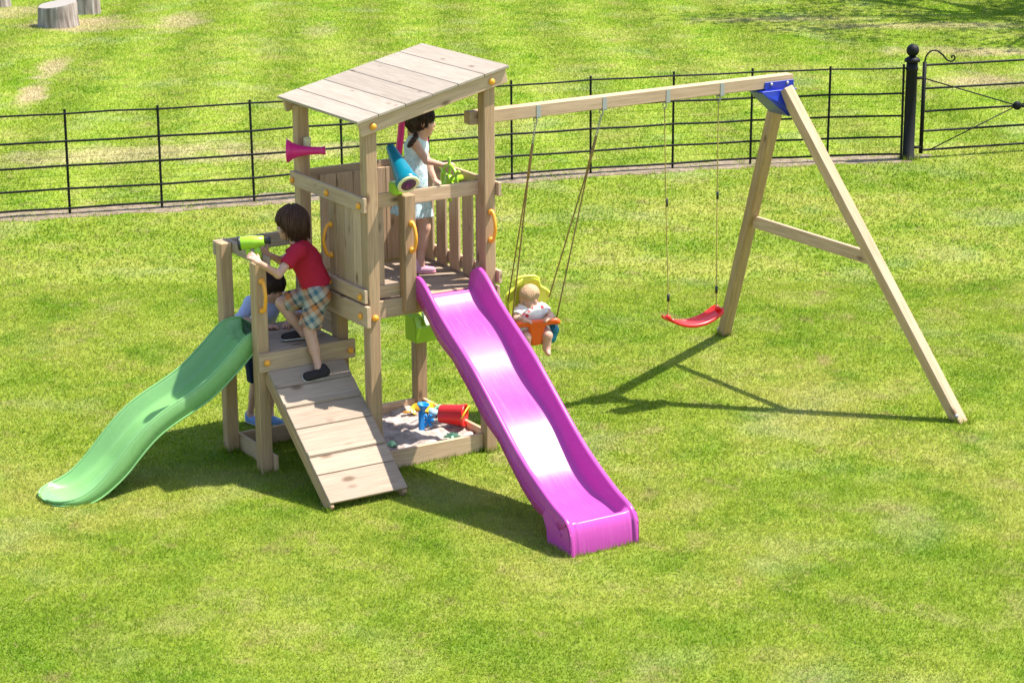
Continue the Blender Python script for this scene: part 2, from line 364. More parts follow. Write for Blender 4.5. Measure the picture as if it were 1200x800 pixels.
# ================================================================== GROUND
FENCE = [(-5.6, 10.95), (-4.6, 10.68), (-3.6, 10.42), (-2.62, 10.15), (-1.65, 9.88), (-.68, 9.62), (.28, 9.36), (1.241, 9.088), (2.174, 8.80), (3.145, 8.548), (4.13, 8.36), (5.12, 8.19), (6.103, 8.006), (7.031, 7.794), (7.986, 7.517), (8.887, 7.222), (9.75, 6.87), (10.545, 6.48)]
def fence_y(x):
    return np.interp(x, [p[0] for p in FENCE], [p[1] for p in FENCE])
def lawn_colour(t):
    ge = N(t, 'ShaderNodeNewGeometry'); pos = ge.outputs['Position']
    flat = N(t, 'ShaderNodeMapping'); flat.inputs['Scale'].default_value = (1, 1, 0); t.links.new(pos, flat.inputs[0]); P = flat.outputs[0]
    def noise(sc, det=4, rough=.55, dist=0, mp=None):
        n = N(t, 'ShaderNodeTexNoise', i_Scale=sc, i_Detail=det, i_Roughness=rough, i_Distortion=dist); t.links.new(mp or P, n.inputs[0]); return n.outputs[0]
    sx = N(t, 'ShaderNodeSeparateXYZ'); t.links.new(pos, sx.inputs[0])
    beyond = mth(t, 'ADD', sx.outputs[1], mth(t, 'MULTIPLY', sx.outputs[0], .26))
    far = ramp(t, mth(t, 'MULTIPLY_ADD', beyond, .1, -.45), [(.42, g(0)), (.56, g(1))])
    n_big = noise(.42, 4, .6, .4); n_mid = noise(1.5, 5, .62, .3); n_fin = noise(11, 4, .7)
    near = ramp(t, n_big, [(.30, (.17, .275, .014)), (.48, (.285, .365, .034)), (.66, (.405, .415, .08))])
    farc = ramp(t, n_big, [(.30, (.215, .31, .02)), (.5, (.285, .365, .038)), (.72, (.365, .39, .08))])
    col = mixc(t, far, near, farc)
    col = mixc(t, ramp(t, n_mid, [(.34, g(.75)), (.50, g(0))]), col, (.14, .265, .010))      # lush tufts
    dry = ramp(t, n_mid, [(.56, g(0)), (.76, g(.7))])
    col = mixc(t, dry, col, (.43, .38, .15))                                             # dry straw
    n_d2 = noise(2.8, 5, .7, .5)
    col = mixc(t, ramp(t, n_d2, [(.565, g(0)), (.72, g(.6))]), col, (.37, .265, .13))          # bare brown spots
    pale = noise(.9, 3, .5, .2)
    col = mixc(t, ramp(t, pale, [(.56, g(0)), (.74, g(.45))]), col, (.40, .43, .20))
    # worn places in the field behind the fence
    for (px, py, rx, ry, ang, k) in ((3.5, 16.4, .26, 1.4, -.49, .85), (4.6, 18.5, .28, 1.3, -.49, .75), (8.1, 21.9, .55, 1.5, -.65, .65), (9.6, 19.6, .4, 1.0, -.5, .35), (2.9, 11.8, 2.1, .7, -.25, .6), (4.6, 10.8, 1.3, .5, -.2, .6), (6.6, 22.6, 1.3, 1.0, 0, .8), (15.2, 10.1, 1.0, .75, -.5, .75), (16.9, 12.2, 1.5, .55, -.6, .7), (18.3, 14.6, 2.0, .5, -.55, .55), (16.6, 16.6, 1.9, .4, -.5, .5), (6.0, 24.6, 1.6, .9, 0, .6)):
        mp = N(t, 'ShaderNodeMapping', vector_type='TEXTURE'); mp.inputs['Location'].default_value = (px, py, 0); mp.inputs['Rotation'].default_value = (0, 0, ang); mp.inputs['Scale'].default_value = (rx, ry, 1); t.links.new(P, mp.inputs[0])
        ln = N(t, 'ShaderNodeVectorMath', operation='LENGTH'); t.links.new(mp.outputs[0], ln.inputs[0])
        s = mth(t, 'ADD', ln.outputs['Value'], mth(t, 'MULTIPLY_ADD', n_mid, 2.2, -1.1))
        col = mixc(t, mth(t, 'MULTIPLY', ramp(t, s, [(.35, g(1)), (1.05, g(0))]), k), col, (.52, .40, .25))
    # mowing bands
    wv = N(t, 'ShaderNodeTexWave', i_Scale=.21, i_Distortion=5.0, i_Detail=1.0); wv.inputs['Detail Scale'].default_value = .3
    mp = N(t, 'ShaderNodeMapping'); mp.inputs['Rotation'].default_value = (0, 0, .5); t.links.new(P, mp.inputs[0]); t.links.new(mp.outputs[0], wv.inputs[0])
    hs = N(t, 'ShaderNodeHueSaturation', i_Saturation=1.0, i_Hue=.507); t.links.new(col, hs.inputs['Color'])
    v = mth(t, 'MULTIPLY_ADD', mth(t, 'MULTIPLY', wv.outputs[1], far), .24, .90)
    t.links.new(mth(t, 'ADD', v, mth(t, 'MULTIPLY_ADD', n_fin, .36, -.18)), hs.inputs['Value'])
    return hs.outputs[0], n_fin
m, t, b = new_mat('lawn'); c, nf = lawn_colour(t)
t.links.new(mixc(t, 1.0, mixc(t, .2, c, (.22, .18, .07)), (.80, .80, .80), 'MULTIPLY'), b.inputs['Base Color']); b.inputs['Roughness'].default_value = .95; b.inputs['Specular IOR Level'].default_value = .1  # ground colour darkened to stand in for the blades' self-shading
bump(t, b, nf, .6, .03); LAWN = m
m, t, b = new_mat('grass_blades'); c, nf = lawn_colour(t)
at_n = N(t, 'ShaderNodeAttribute', attribute_name='rnd')
hs = N(t, 'ShaderNodeHueSaturation'); t.links.new(c, hs.inputs['Color'])
t.links.new(mth(t, 'MULTIPLY_ADD', at_n.outputs['Fac'], .5, .80), hs.inputs['Value'])
t.links.new(mth(t, 'MULTIPLY_ADD', at_n.outputs['Fac'], -.03, .512), hs.inputs['Hue'])
cc = mixc(t, ramp(t, at_n.outputs['Fac'], [(.955, g(0)), (.975, g(.8))], 'CONSTANT'), hs.outputs[0], (.40, .34, .17))
cc = mixc(t, ramp(t, at_n.outputs['Fac'], [(.99, g(0)), (.9985, g(.9))], 'CONSTANT'), cc, (.72, .72, .62))
df = N(t, 'ShaderNodeBsdfDiffuse'); tr = N(t, 'ShaderNodeBsdfTranslucent'); ms = N(t, 'ShaderNodeMixShader'); ms.inputs[0].default_value = .38
t.links.new(cc, df.inputs[0]); t.links.new(cc, tr.inputs[0]); t.links.new(df.outputs[0], ms.inputs[1]); t.links.new(tr.outputs[0], ms.inputs[2])
t.links.new(ms.outputs[0], t.nodes['Material Output'].inputs[0]); GRASS = m
bm = bmesh.new(); bmesh.ops.create_grid(bm, x_segments=40, y_segments=40, size=150)
bmesh.ops.translate(bm, vec=(5, 8, 0), verts=bm.verts)
me = bpy.data.meshes.new('lawn'); bm.to_mesh(me); bm.free()
lawn = link('lawn', me, LAWN); lawn['kind'] = 'structure'

def in_sandbox(x, y): return ((x > .03) & (x < 1.0) & (y > .04) & (y < 1.08)) | ((x > -2.16) & (x < -1.8) & (y > .55) & (y < .98))
def make_blades(d0, d1, dens, Lr, wd, m0=0.0, m1=1.6):
    """mown grass in a wedge of the lawn, d = distance along the viewing direction on the ground"""
    half = .232*d1+m1; n = int(dens*(d1-d0)*2*half)
    d = rng.uniform(d0, d1, n); l = rng.uniform(-half, half, n)
    k = (np.abs(l) < .232*d+m1) & (np.abs(l) >= (.232*d+m0 if m0 > 0 else 0)); d, l = d[k], l[k]
    x = CAM[0]+FH[0]*d+_rt[0]*l; y = CAM[1]+FH[1]*d+_rt[1]*l
    fy = fence_y(x); u = y-fy
    edge = .05*np.sin(x*5)+.04*np.sin(x*13+1)
    dirt = (u > -.20+edge) & (u < .32+edge*1.5) & (x < 11.0)
    keep = ~in_sandbox(x, y) & (~dirt | (rng.random(len(x)) < .22+.45*(np.sin(x*3.1)+np.sin(x*7.7+1) > .6)))
    x, y = x[keep], y[keep]; n = len(x)
    # clumps: longer and leaning together
    cl = .5+.5*np.sin(x*9.1+2*np.sin(y*7.3))*np.sin(y*8.3+2*np.sin(x*6.1))
    L = rng.uniform(*Lr, n)*(.75+.5*cl); a = rng.uniform(0, 2*np.pi, n); lean = rng.uniform(.35, 1.25, n)
    th = rng.uniform(0, 2*np.pi, n); w = wd*rng.uniform(.7, 1.3, n)/2
    V = np.empty((n, 3, 3), np.float32)
    V[:, 0] = np.stack([x-np.cos(th)*w, y-np.sin(th)*w, np.zeros(n)], 1)
    V[:, 1] = np.stack([x+np.cos(th)*w, y+np.sin(th)*w, np.zeros(n)], 1)
    V[:, 2] = np.stack([x+np.cos(a)*L*lean*.8, y+np.sin(a)*L*lean*.8, L*(1.05-.62*lean)], 1)
    return V, np.repeat(rng.random(n).astype(np.float32), 3)
def tufts(spots):
    Vs = []
    for (x0, x1, y0, y1, n, Lm) in spots:
        for _ in range(n):
            e = random.random()*4; u_ = random.random(); off = abs(random.gauss(0, .014))+.002
            if e < 1: x, y = x0+(x1-x0)*u_, y0-off
            elif e < 2: x, y = x0+(x1-x0)*u_, y1+off
            elif e < 3: x, y = x0-off, y0+(y1-y0)*u_
            else: x, y = x1+off, y0+(y1-y0)*u_
            L = Lm*random.uniform(.5, 1.2); a = random.uniform(0, 6.28); th = random.uniform(0, 6.28); w = .0028; le = random.uniform(.05, .45)
            Vs.append([(x-math.cos(th)*w, y-math.sin(th)*w, 0), (x+math.cos(th)*w, y+math.sin(th)*w, 0), (x+math.cos(a)*L*le, y+math.sin(a)*L*le, L*(1-.3*le))])
    return np.array(Vs, np.float32), np.repeat(rng.random(len(Vs)).astype(np.float32)*.95, 3)
FEET = [(x, x+.09, y, y+.09, 170, .06) for x, y in ((0, 0), (.941, 0), (0, 1.022), (.941, 1.022), (0, .49), (-.649, .446), (-.649, 1.006))]
FEET += [(4.29, 4.38, -1.37, -1.26, 200, .065), (4.24, 4.33, 1.54, 1.65, 200, .065), (.33, .86, -2.07, -1.78, 420, .05), (.09, .94, .045, 1.08, 700, .045), (-.6, 0, -.51, -.45, 160, .05), (-2.15, -1.85, .55, .98, 260, .035), (-.56, -.53, .42, 1.09, 160, .05), (10.55, 10.72, 6.36, 6.53, 150, .09)]
parts = [tufts(FEET), make_blades(9.6, 15, 11500, (.016, .036), .0055), make_blades(15, 20.5, 7000, (.018, .04), .0075), make_blades(20.5, 44, 1700, (.025, .055), .014),
         make_blades(8.5, 20.5, 2600, (.02, .045), .011, 1.6, 5.0), make_blades(20.5, 44, 800, (.03, .06), .02, 1.6, 9.0), make_blades(44, 64, 420, (.04, .08), .03, 0, 9.0)]
V = np.concatenate([p[0] for p in parts]).reshape(-1, 3); R_ = np.concatenate([p[1] for p in parts])
me = bpy.data.meshes.new('grass'); nv = len(V); me.vertices.add(nv); me.vertices.foreach_set('co', V.ravel())
me.loops.add(nv); me.loops.foreach_set('vertex_index', np.arange(nv, dtype=np.int32)); me.polygons.add(nv//3); me.polygons.foreach_set('loop_start', np.arange(0, nv, 3, dtype=np.int32))
me.update(calc_edges=True); aa = me.attributes.new('rnd', 'FLOAT', 'POINT'); aa.data.foreach_set('value', R_)
grass = link('grass', me, GRASS); grass['kind'] = 'stuff'; tag(grass, 'short mown lawn grass with dry straw patches', 'grass')
print('blades', nv//3)

# bare soil strip under the fence
m, t, b = new_mat('bare_soil'); ge = N(t, 'ShaderNodeNewGeometry')
n1 = N(t, 'ShaderNodeTexNoise', i_Scale=7.0, i_Detail=8.0, i_Roughness=.7); t.links.new(ge.outputs['Position'], n1.inputs[0])
n2 = N(t, 'ShaderNodeTexVoronoi', i_Scale=26.0); t.links.new(ge.outputs['Position'], n2.inputs[0])
t.links.new(mixc(t, ramp(t, n2.outputs['Distance'], [(.1, g(.5)), (.4, g(0))]), ramp(t, n1.outputs[0], [(.3, (.10, .07, .04)), (.5, (.235, .175, .115)), (.7, (.34, .27, .18))]), (.16, .12, .08)), b.inputs['Base Color'])
b.inputs['Roughness'].default_value = 1.0; bump(t, b, n1.outputs[0], 1.0, .05); SOIL = m
xs = np.arange(-5.6, 11.06, .06); V, F = [], []
for i, x in enumerate(xs):
    y = float(fence_y(x)); e1 = .10*mnoise.noise((x*2, 0, 0))+.09*mnoise.noise((x*7, 3, 0)); e2 = .18*mnoise.noise((x*1.6, 9, 0))+.12*mnoise.noise((x*8, 5, 0)); sh = 1.0 if x < 10.6 else max(.05, (11.05-x)/.45)
    for j, v in enumerate(np.linspace(-.19+e1, .30+e2, 7)): V.append((x, y+v*sh, .006+(.012*abs(mnoise.noise((x*9, v*9, 2))) if 0 < j < 6 else -.003)))
for i in range(len(xs)-1):
    for j in range(6): F.append((i*7+j, (i+1)*7+j, (i+1)*7+j+1, i*7+j+1))
o = link('soil_strip', np_mesh(V, F), SOIL); o['kind'] = 'structure'

# ================================================================== FENCE, GATE
fence = thing('estate_fence', 'black iron estate fence of thin posts and five horizontal rails across the lawn', 'fence', (5, 8, 0))
rail_z = [1.085, .79, .525, .275, .07]
for (x, y) in FENCE:
    h = 1.13+random.uniform(-.008, .008)
    tube(fence, 'fence_post', [(x, y, -.02), (x+random.uniform(-.012, .012), y+random.uniform(-.01, .01), h)], .0145, IRON, 6, smooth=False)
for k, z in enumerate(rail_z):
    tube(fence, 'fence_rail', [(x+.49*f_, float(fence_y(x+.49*f_))-.012, z+random.uniform(-.006, .006)) for x, y in FENCE[:-1] for f_ in (0, 1)]+[(FENCE[-1][0], FENCE[-1][1]-.012, z)], .0105 if k == 0 else .0125, IRON, 6, smooth=False)
for z in (.70, .42, .15, .61, .34):
    tube(fence, 'fence_wire', [(x, y, z+.004*math.sin(3*i)) for i, (x, y) in enumerate(FENCE)], .0013, IRON, 4)
gp = onz(1064, 187, 0); gpost = thing('gate_post', 'round black iron gate post with ball finial at the end of the fence', 'gate post', tuple(gp))
lathe(gpost, 'shaft', [(.085, -.05), (.085, .02), (.068, .03), (.066, 1.05), (.073, 1.06), (.073, 1.09), (.066, 1.10), (.066, 1.15)], gp, (0, 0, 1), IRON, 20)
lathe(gpost, 'cap', [(.072, 1.15), (.092, 1.16), (.092, 1.185), (.07, 1.205), (.045, 1.215), (.03, 1.235)], gp, (0, 0, 1), IRON, 20)
lathe(gpost, 'ball_finial', [(.075*math.sin(a), 1.29-.075*math.cos(a)) for a in np.linspace(.12, math.pi-.02, 14)], gp, (0, 0, 1), IRON, 20)
for z in (.14, .96): tube(gpost, 'hinge', [(gp[0]+.06, gp[1]-.015, z), (gp[0]+.15, gp[1]-.035, z)], .018, IRON, 8)
g0 = Vector((10.79, 6.415, 0)); gd = Vector((12.098-10.78, 6.058-6.419, 0)).normalized()
gate = thing('field_gate', 'black iron field gate with crossed braces, round boss and curled scroll top', 'gate', tuple(g0))
GL = 2.9
tube(gate, 'hanging_stile', [g0+Vector((0, 0, .06)), g0+Vector((0, 0, 1.14))], .024, IRON, 8)
tube(gate, 'closing_stile', [g0+gd*GL+Vector((0, 0, .06)), g0+gd*GL+Vector((0, 0, 1.14))], .02, IRON, 8)
for z in (1.105, .83, .56, .325, .10): tube(gate, 'gate_rail', [g0+gd*.02+Vector((0, 0, z)), g0+gd*(GL-.02)+Vector((0, 0, z))], .0135, IRON, 6, smooth=False)
bo = g0+gd*1.22+Vector((0, 0, .565)); off = Vector((0, -.02, 0))
for q in (g0+Vector((0, 0, .95)), g0+gd*.1+Vector((0, 0, .10)), g0+gd*GL+Vector((0, 0, .95)), g0+gd*GL+Vector((0, 0, .12))): tube(gate, 'brace', [q+off, bo+off], .008, IRON, 6)
lathe(gate, 'boss', [(.02, -.03), (.05, -.02), (.055, 0), (.05, .02), (.02, .03)], bo+off, (gd.y, -gd.x, 0), IRON, 16)
sc = [g0+Vector((0, 0, 1.13)), g0+gd*.01+Vector((0, 0, 1.20)), g0+gd*.06+Vector((0, 0, 1.26)), g0+gd*.14+Vector((0, 0, 1.27)), g0+gd*.22+Vector((0, 0, 1.22)), g0+gd*.29+Vector((0, 0, 1.15)), g0+gd*.35+Vector((0, 0, 1.135)), g0+gd*.385+Vector((0, 0, 1.165)), g0+gd*.37+Vector((0, 0, 1.20)), g0+gd*.34+Vector((0, 0, 1.19)), g0+gd*.35+Vector((0, 0, 1.17))]
tube(gate, 'scroll', [tuple(q) for q in curve_pts(sc, 40)], .010, IRON, 6)

# ================================================================== LOG STUMPS
m, t, b = new_mat('weathered_log'); tc = N(t, 'ShaderNodeTexCoord')
mp = N(t, 'ShaderNodeMapping'); mp.inputs['Scale'].default_value = (14, 14, 1.5); t.links.new(tc.outputs['Object'], mp.inputs[0])
n1 = N(t, 'ShaderNodeTexNoise', i_Scale=1.0, i_Detail=6.0); t.links.new(mp.outputs[0], n1.inputs[0])
t.links.new(ramp(t, n1.outputs[0], [(.3, (.11, .075, .055)), (.5, (.27, .22, .185)), (.7, (.42, .37, .33))]), b.inputs['Base Color']); b.inputs['Roughness'].default_value = .9; bump(t, b, n1.outputs[0], .9, .04); LOG = m
m, t, b = new_mat('cut_log_end'); tc = N(t, 'ShaderNodeTexCoord')
wv = N(t, 'ShaderNodeTexWave', wave_type='RINGS', rings_direction='Z', i_Scale=12.0, i_Distortion=2.0); t.links.new(tc.outputs['Object'], wv.inputs[0])
t.links.new(mixc(t, wv.outputs[1], (.24, .215, .185), (.33, .295, .255)), b.inputs['Base Color']); b.inputs['Roughness'].default_value = .9; LOGEND = m
for px, py, r, h, lab, sd in ((64, 34, .33, .37, 'low wide grey log stump with a pale flat top in the field', 1), (97, 18, .27, .62, 'brown fluted log stump behind the low wide grey stump', 5), (-4, 10, .20, .5, 'brown log stump cut off by the corner of the view', 9)):
    c = onz(px, py, 0); c = c+np.array([FH[0], FH[1], 0])*r
    st = thing('log_stump', lab, 'stump', tuple(c)); V, F = [], []
    n = 36
    rr = [r*(1+.10*mnoise.noise((math.cos(2*math.pi*k/n)*1.3+sd, math.sin(2*math.pi*k/n)*1.3, 0))+.05*mnoise.noise((math.cos(2*math.pi*k/n)*5+sd, math.sin(2*math.pi*k/n)*5, 3))) for k in range(n)]
    for z, s in ((-.03, 1.08), (.05, 1.03), (h*.5, .99), (h-.03, .98), (h, .95)):
        for k in range(n): V.append((rr[k]*s*math.cos(2*math.pi*k/n), rr[k]*s*math.sin(2*math.pi*k/n), z+(.05*math.cos(2*math.pi*k/n) if z > h*.6 else 0)))
    for i in range(4):
        for k in range(n): F.append((i*n+k, i*n+(k+1) % n, (i+1)*n+(k+1) % n, (i+1)*n+k))
    link('bark', np_mesh(V, F), LOG, st)
    link('cut_top', np_mesh([(rr[k]*.95*math.cos(2*math.pi*k/n), rr[k]*.95*math.sin(2*math.pi*k/n), h+.05*math.cos(2*math.pi*k/n)+.001) for k in range(n)], [tuple(range(n))], False), LOGEND, st)

# ================================================================== TREES beyond the view that shade the far corner
m, t, b = new_mat('bark'); tc = N(t, 'ShaderNodeTexCoord'); n1 = N(t, 'ShaderNodeTexNoise', i_Scale=9.0, i_Detail=6.0); t.links.new(tc.outputs['Object'], n1.inputs[0])
t.links.new(ramp(t, n1.outputs[0], [(.3, (.05, .04, .03)), (.7, (.15, .12, .09))]), b.inputs['Base Color']); b.inputs['Roughness'].default_value = .95; bump(t, b, n1.outputs[0], .8, .05); BARK = m
m, t, b = new_mat('leaves'); oi = N(t, 'ShaderNodeNewGeometry'); n1 = N(t, 'ShaderNodeTexNoise', i_Scale=2.0); t.links.new(oi.outputs['Position'], n1.inputs[0])
t.links.new(ramp(t, n1.outputs[0], [(.3, (.04, .08, .015)), (.7, (.09, .14, .03))]), b.inputs['Base Color']); b.inputs['Roughness'].default_value = .6; LEAF = m
def make_tree(x, y, h, r, sd, label):
    rs = random.Random(sd); tr_ = thing('broadleaf_tree', label, 'tree', (x, y, 0), 'trees standing beside the field')
    V, F = [], []
    tube_geo([(0, 0, -.2), (.05, .02, 1.2), (.12, -.05, h*.35), (.1, .05, h*.6), (0, 0, h*.9)], [.36, .27, .22, .15, .04], 10, V=V, F=F)
    cl = []
    for i in range(13):
        a = i*2.4+rs.random(); z0 = h*rs.uniform(.3, .7); L = r*rs.uniform(.5, .95)
        e = Vector((math.cos(a)*L, math.sin(a)*L, z0+rs.uniform(.5, 2.2))); mid = Vector((math.cos(a)*L*.45, math.sin(a)*L*.45, z0+rs.uniform(.1, .7)))
        tube_geo([(.05, 0, z0-.3), mid, e], [.10, .07, .025], 6, V=V, F=F); cl += [e, (mid+e)/2+Vector((0, 0, .5))]
    link('trunk', np_mesh(V, F), BARK, tr_)
    V, F = [], []
    for i in range(18): cl.append(Vector((rs.gauss(0, r*.45), rs.gauss(0, r*.45), h*rs.uniform(.55, 1.0))))
    for c in cl:
        cr = rs.uniform(.6, 1.15)
        for _ in range(105):
            p = c+Vector((rs.gauss(0, .5), rs.gauss(0, .5), rs.gauss(0, .38)))*cr; s = rs.uniform(.07, .13)
            u = Vector((rs.gauss(0, 1), rs.gauss(0, 1), rs.gauss(0, .5))).normalized(); w_ = u.cross(Vector((rs.gauss(0, 1), rs.gauss(0, 1), rs.gauss(0, 1)))).normalized()
            k = len(V); V += [tuple(p-u*s), tuple(p+w_*s*.5), tuple(p+u*s), tuple(p-w_*s*.5)]; F.append((k, k+1, k+2, k+3))
    link('crown', np_mesh(V, F, False), LEAF, tr_)
make_tree(22.4, 14.1, 9.0, 4.4, 3, 'broadleaf tree shading the worn corner of the field past the gate')
make_tree(24.2, 18.6, 9.0, 4.0, 8, 'broadleaf tree standing behind the one nearest the gate')

# ================================================================== PLAY TOWER
T = thing('play_tower', 'wooden play tower with sloping plank roof, step platform, climbing ramp and sandbox', 'play tower', (.5, .5, 0))
TW, TD, PW = .941, 1.022, .09          # post spacing (corner to corner), post width
def post(x, y, z0, z1): return boxb(T, 'post', x, x+PW, y, y+PW, z0, z1, POSTW, .006)
def rz(x): return 2.535+.232*(x+.05)    # roof underside
post(0, 0, -.02, rz(.02)-.06); post(TW, 0, -.02, rz(TW)-.06); post(0, TD, -.02, rz(.02)-.06); post(TW, TD, -.02, rz(TW)-.06)
post(.293, 0, 1.15, 1.985)              # post beside the slide entrance
post(0, .49, -.02, 1.895)               # post beside the step platform
SX, SYF, SYB = -.649, .446, 1.006
post(SX, SYF, -.02, 1.535); post(SX, SYB, -.02, 1.565)
# rails
boxb(T, 'rail', -.028, -.001, -.005, 1.105, 1.90, 2.005, BOARDW)
boxb(T, 'rail', .091, 1.0, .091, .119, 1.90, 2.0, BOARDW)
boxb(T, 'rail', TW+PW+.001, TW+PW+.029, -.035, 1.12, 1.90, 2.0, BOARDW)
boxb(T, 'rail', -.02, TW+PW, TD+PW+.001, TD+PW+.029, 1.90, 2.0, BOARDW)
# toe boards and deck edges
boxb(T, 'toe_board', -.030, -.001, .005, .575, 1.257, 1.355, BOARDW)
boxb(T, 'deck_edge', -.033, -.001, -.028, .585, 1.09, 1.243, BOARDW)
boxb(T, 'toe_board', .091, .40, .091, .118, 1.255, 1.345, BOARDW)
boxb(T, 'deck_edge', .091, TW-.001, .055, .083, 1.12, 1.248, BOARDW)
boxb(T, 'toe_board', TW+PW+.001, TW+PW+.03, -.035, 1.12, 1.265, 1.36, BOARDW)
boxb(T, 'deck_edge', TW+PW+.001, TW+PW+.03, -.005, 1.12, 1.11, 1.24, BOARDW)
boxb(T, 'toe_board', .0, TW+PW, TD+PW+.001, TD+PW+.03, 1.265, 1.36, BOARDW)
boxb(T, 'deck_edge', .0, TW+PW, TD+PW+.001, TD+PW+.03, 1.11, 1.24, BOARDW)
boxb(T, 'riser_board', .0, .028, .585, TD-.005, .905, 1.06, BOARDW)
boxb(T, 'riser_board', .0, .028, .585, TD-.005, 1.075, 1.212, BOARDW)
# deck
yy = .092
for w_ in (.112, .118, .115, .118, .115, .118, .115, .118):
    boxb(T, 'deck_board', .002, TW+PW-.002, yy, yy+w_, 1.218, 1.24, PALEW, .003) if .09 < yy else None
    yy += w_+.005
# slats: left, front, right, back
for y0 in (.096, .219, .342): boxb(T, 'slat', .0, .020, y0, y0+.118, 1.244, 1.93, POSTW if y0 > .3 else BOARDW, .003)
boxb(T, 'slat', .096, .195, .121, .141, 1.244, 1.93, BOARDW, .003)
for y0 in (.115, .305, .495, .685, .875): boxb(T, 'slat', TW+PW-.022, TW+PW-.001, y0, y0+.132, 1.244, 1.93 if y0 > .2 else 1.90, BOARDW, .003)
for x0 in (.20, .336, .472, .608, .744): boxb(T, 'slat', x0, x0+.132, TD+PW-.022, TD+PW-.001, 1.244, 1.95, BOARDW, .003)
# roof: two beams under six planks
rx0, rx1 = -.085, 1.12
for y0 in (-.030, TD+PW+.002): plank(T, 'roof_beam', (rx0+.035, y0+.014, rz(rx0+.035)-.052), (rx1-.01, y0+.014, rz(rx1-.01)-.052), .028, .10, BOARDW, (0, 0, 1))
sl = Vector((1, 0, .232)).normalized(); up_ = Vector((-.232, 0, 1)).normalized(); L = (rx1-rx0)/sl.x; u = 0
for i, w_ in enumerate((.17, .215, .215, .215, .215, L-.17-.215*4)):
    dy = rng.uniform(-.004, .004); s0 = Vector((rx0, 0, rz(rx0)))+sl*(u+w_/2)+up_*.0115
    plank(T, 'roof_board', s0+Vector((0, -.055+dy, 0)), s0+Vector((0, 1.165+dy, 0)), w_-.004, .021, ROOFW, up_, .003); u += w_
# step platform
boxb(T, 'platform_edge', SX-.004, .105, SYF-.03, SYF-.001, .755, .892, BOARDW)
boxb(T, 'platform_edge', SX, -.001, SYB+PW+.001, SYB+PW+.028, .755, .89, BOARDW)
yy = SYF+.004
for i in range(5):
    boxb(T, 'platform_board', SX+PW+.003, -.004, yy, yy+.124, .876, .897, PALEW, .003); yy += .1285
boxb(T, 'rail', SX-.006, -.004, SYB+PW+.001, SYB+PW+.029, 1.463, 1.57, PALEW)
boxb(T, 'rail', SX+PW+.001, SX+PW+.029, SYF-.01, SYB+PW-.002, 1.485, 1.57, PALEW)
boxb(T, 'ground_board', SX+PW+.001, SX+PW+.029, SYF-.03, SYB+PW-.004, -.01, .13, BOARDW)
boxb(T, 'ground_board', SX+PW+.03, -.002, SYB+.02, SYB+.048, -.01, .13, BOARDW)
# ramp
ry0, rz0, ry1, rz1 = .415, .752, -.492, .050
rd = Vector((0, ry1-ry0, rz1-rz0)); rn = Vector((0, rz1-rz0, ry0-ry1)).normalized()
def rp(x, y, h): return Vector((x, y, rz0+(y-ry0)*(rz1-rz0)/(ry1-ry0)))+rn*h
for x in (-.578, -.015): plank(T, 'ramp_side', rp(x, ry0+.01, -.048), rp(x, ry1-.015, -.048), .034, .094, POSTW, rn, .008)
for y0, y1 in ((.413, .292), (.289, .149), (.147, .009), (.006, -.185), (-.188, -.303), (-.306, -.49)):
    c = (y0+y1)/2; plank(T, 'ramp_board', rp(-.594, c, .0095), rp(.004, c, .0095), (y0-y1)*rd.length/(ry0-ry1)-.002, .02, PALEW, rn, .003)
for y in (.168, -.165): plank(T, 'ramp_cleat', rp(-.592, y, .022), rp(.002, y, .022), .036, .010, PALEW, rn, .004)
# sandbox frame
boxb(T, 'sandbox_board', .0, TW-.001, .045, .073, -.01, .135, BOARDW); boxb(T, 'sandbox_board', .091, TW+.06, TD+.03, TD+.058, -.01, .135, BOARDW)
boxb(T, 'sandbox_board', TW+.045, TW+.073, .091, TD+.028, -.01, .135, BOARDW); boxb(T, 'sandbox_board', .03, .058, .091, TD-.002, -.01, .135, BOARDW)
# bolt caps
V, F = lathe_geo([(.023, 0), (.024, .006), (.020, .016), (.011, .022), (.002, .0235)], 14); CAPM = np_mesh(V, F); CAPM.materials.append(ORANGE)
def bolt(p, nrm):
    o = link('bolt_cap', CAPM, None, T); z = Vector(nrm).normalized(); q = z.to_track_quat('Z', 'Y').to_matrix().to_4x4()
    place(o, Matrix.Translation(Vector(p)) @ q)
for p in ((.045, -.031, rz(.045)-.055), (.985, -.031, rz(.985)-.055), (.045, -.001, 1.15), (-.595, SYF-.031, .825), (.06, SYF-.031, .815)): bolt(p, (0, -1, 0))
for p in ((-.029, 1.075, 1.945), (-.029, .535, 1.95), (-.029, .055, 1.945), (-.034, .535, 1.18), (-.034, .055, 1.165), (-.031, .52, 1.315), (-.031, .06, 1.30)): bolt(p, (-1, 0, 0))
bolt((TW+PW+.001, .05, .585), (1, 0, 0))
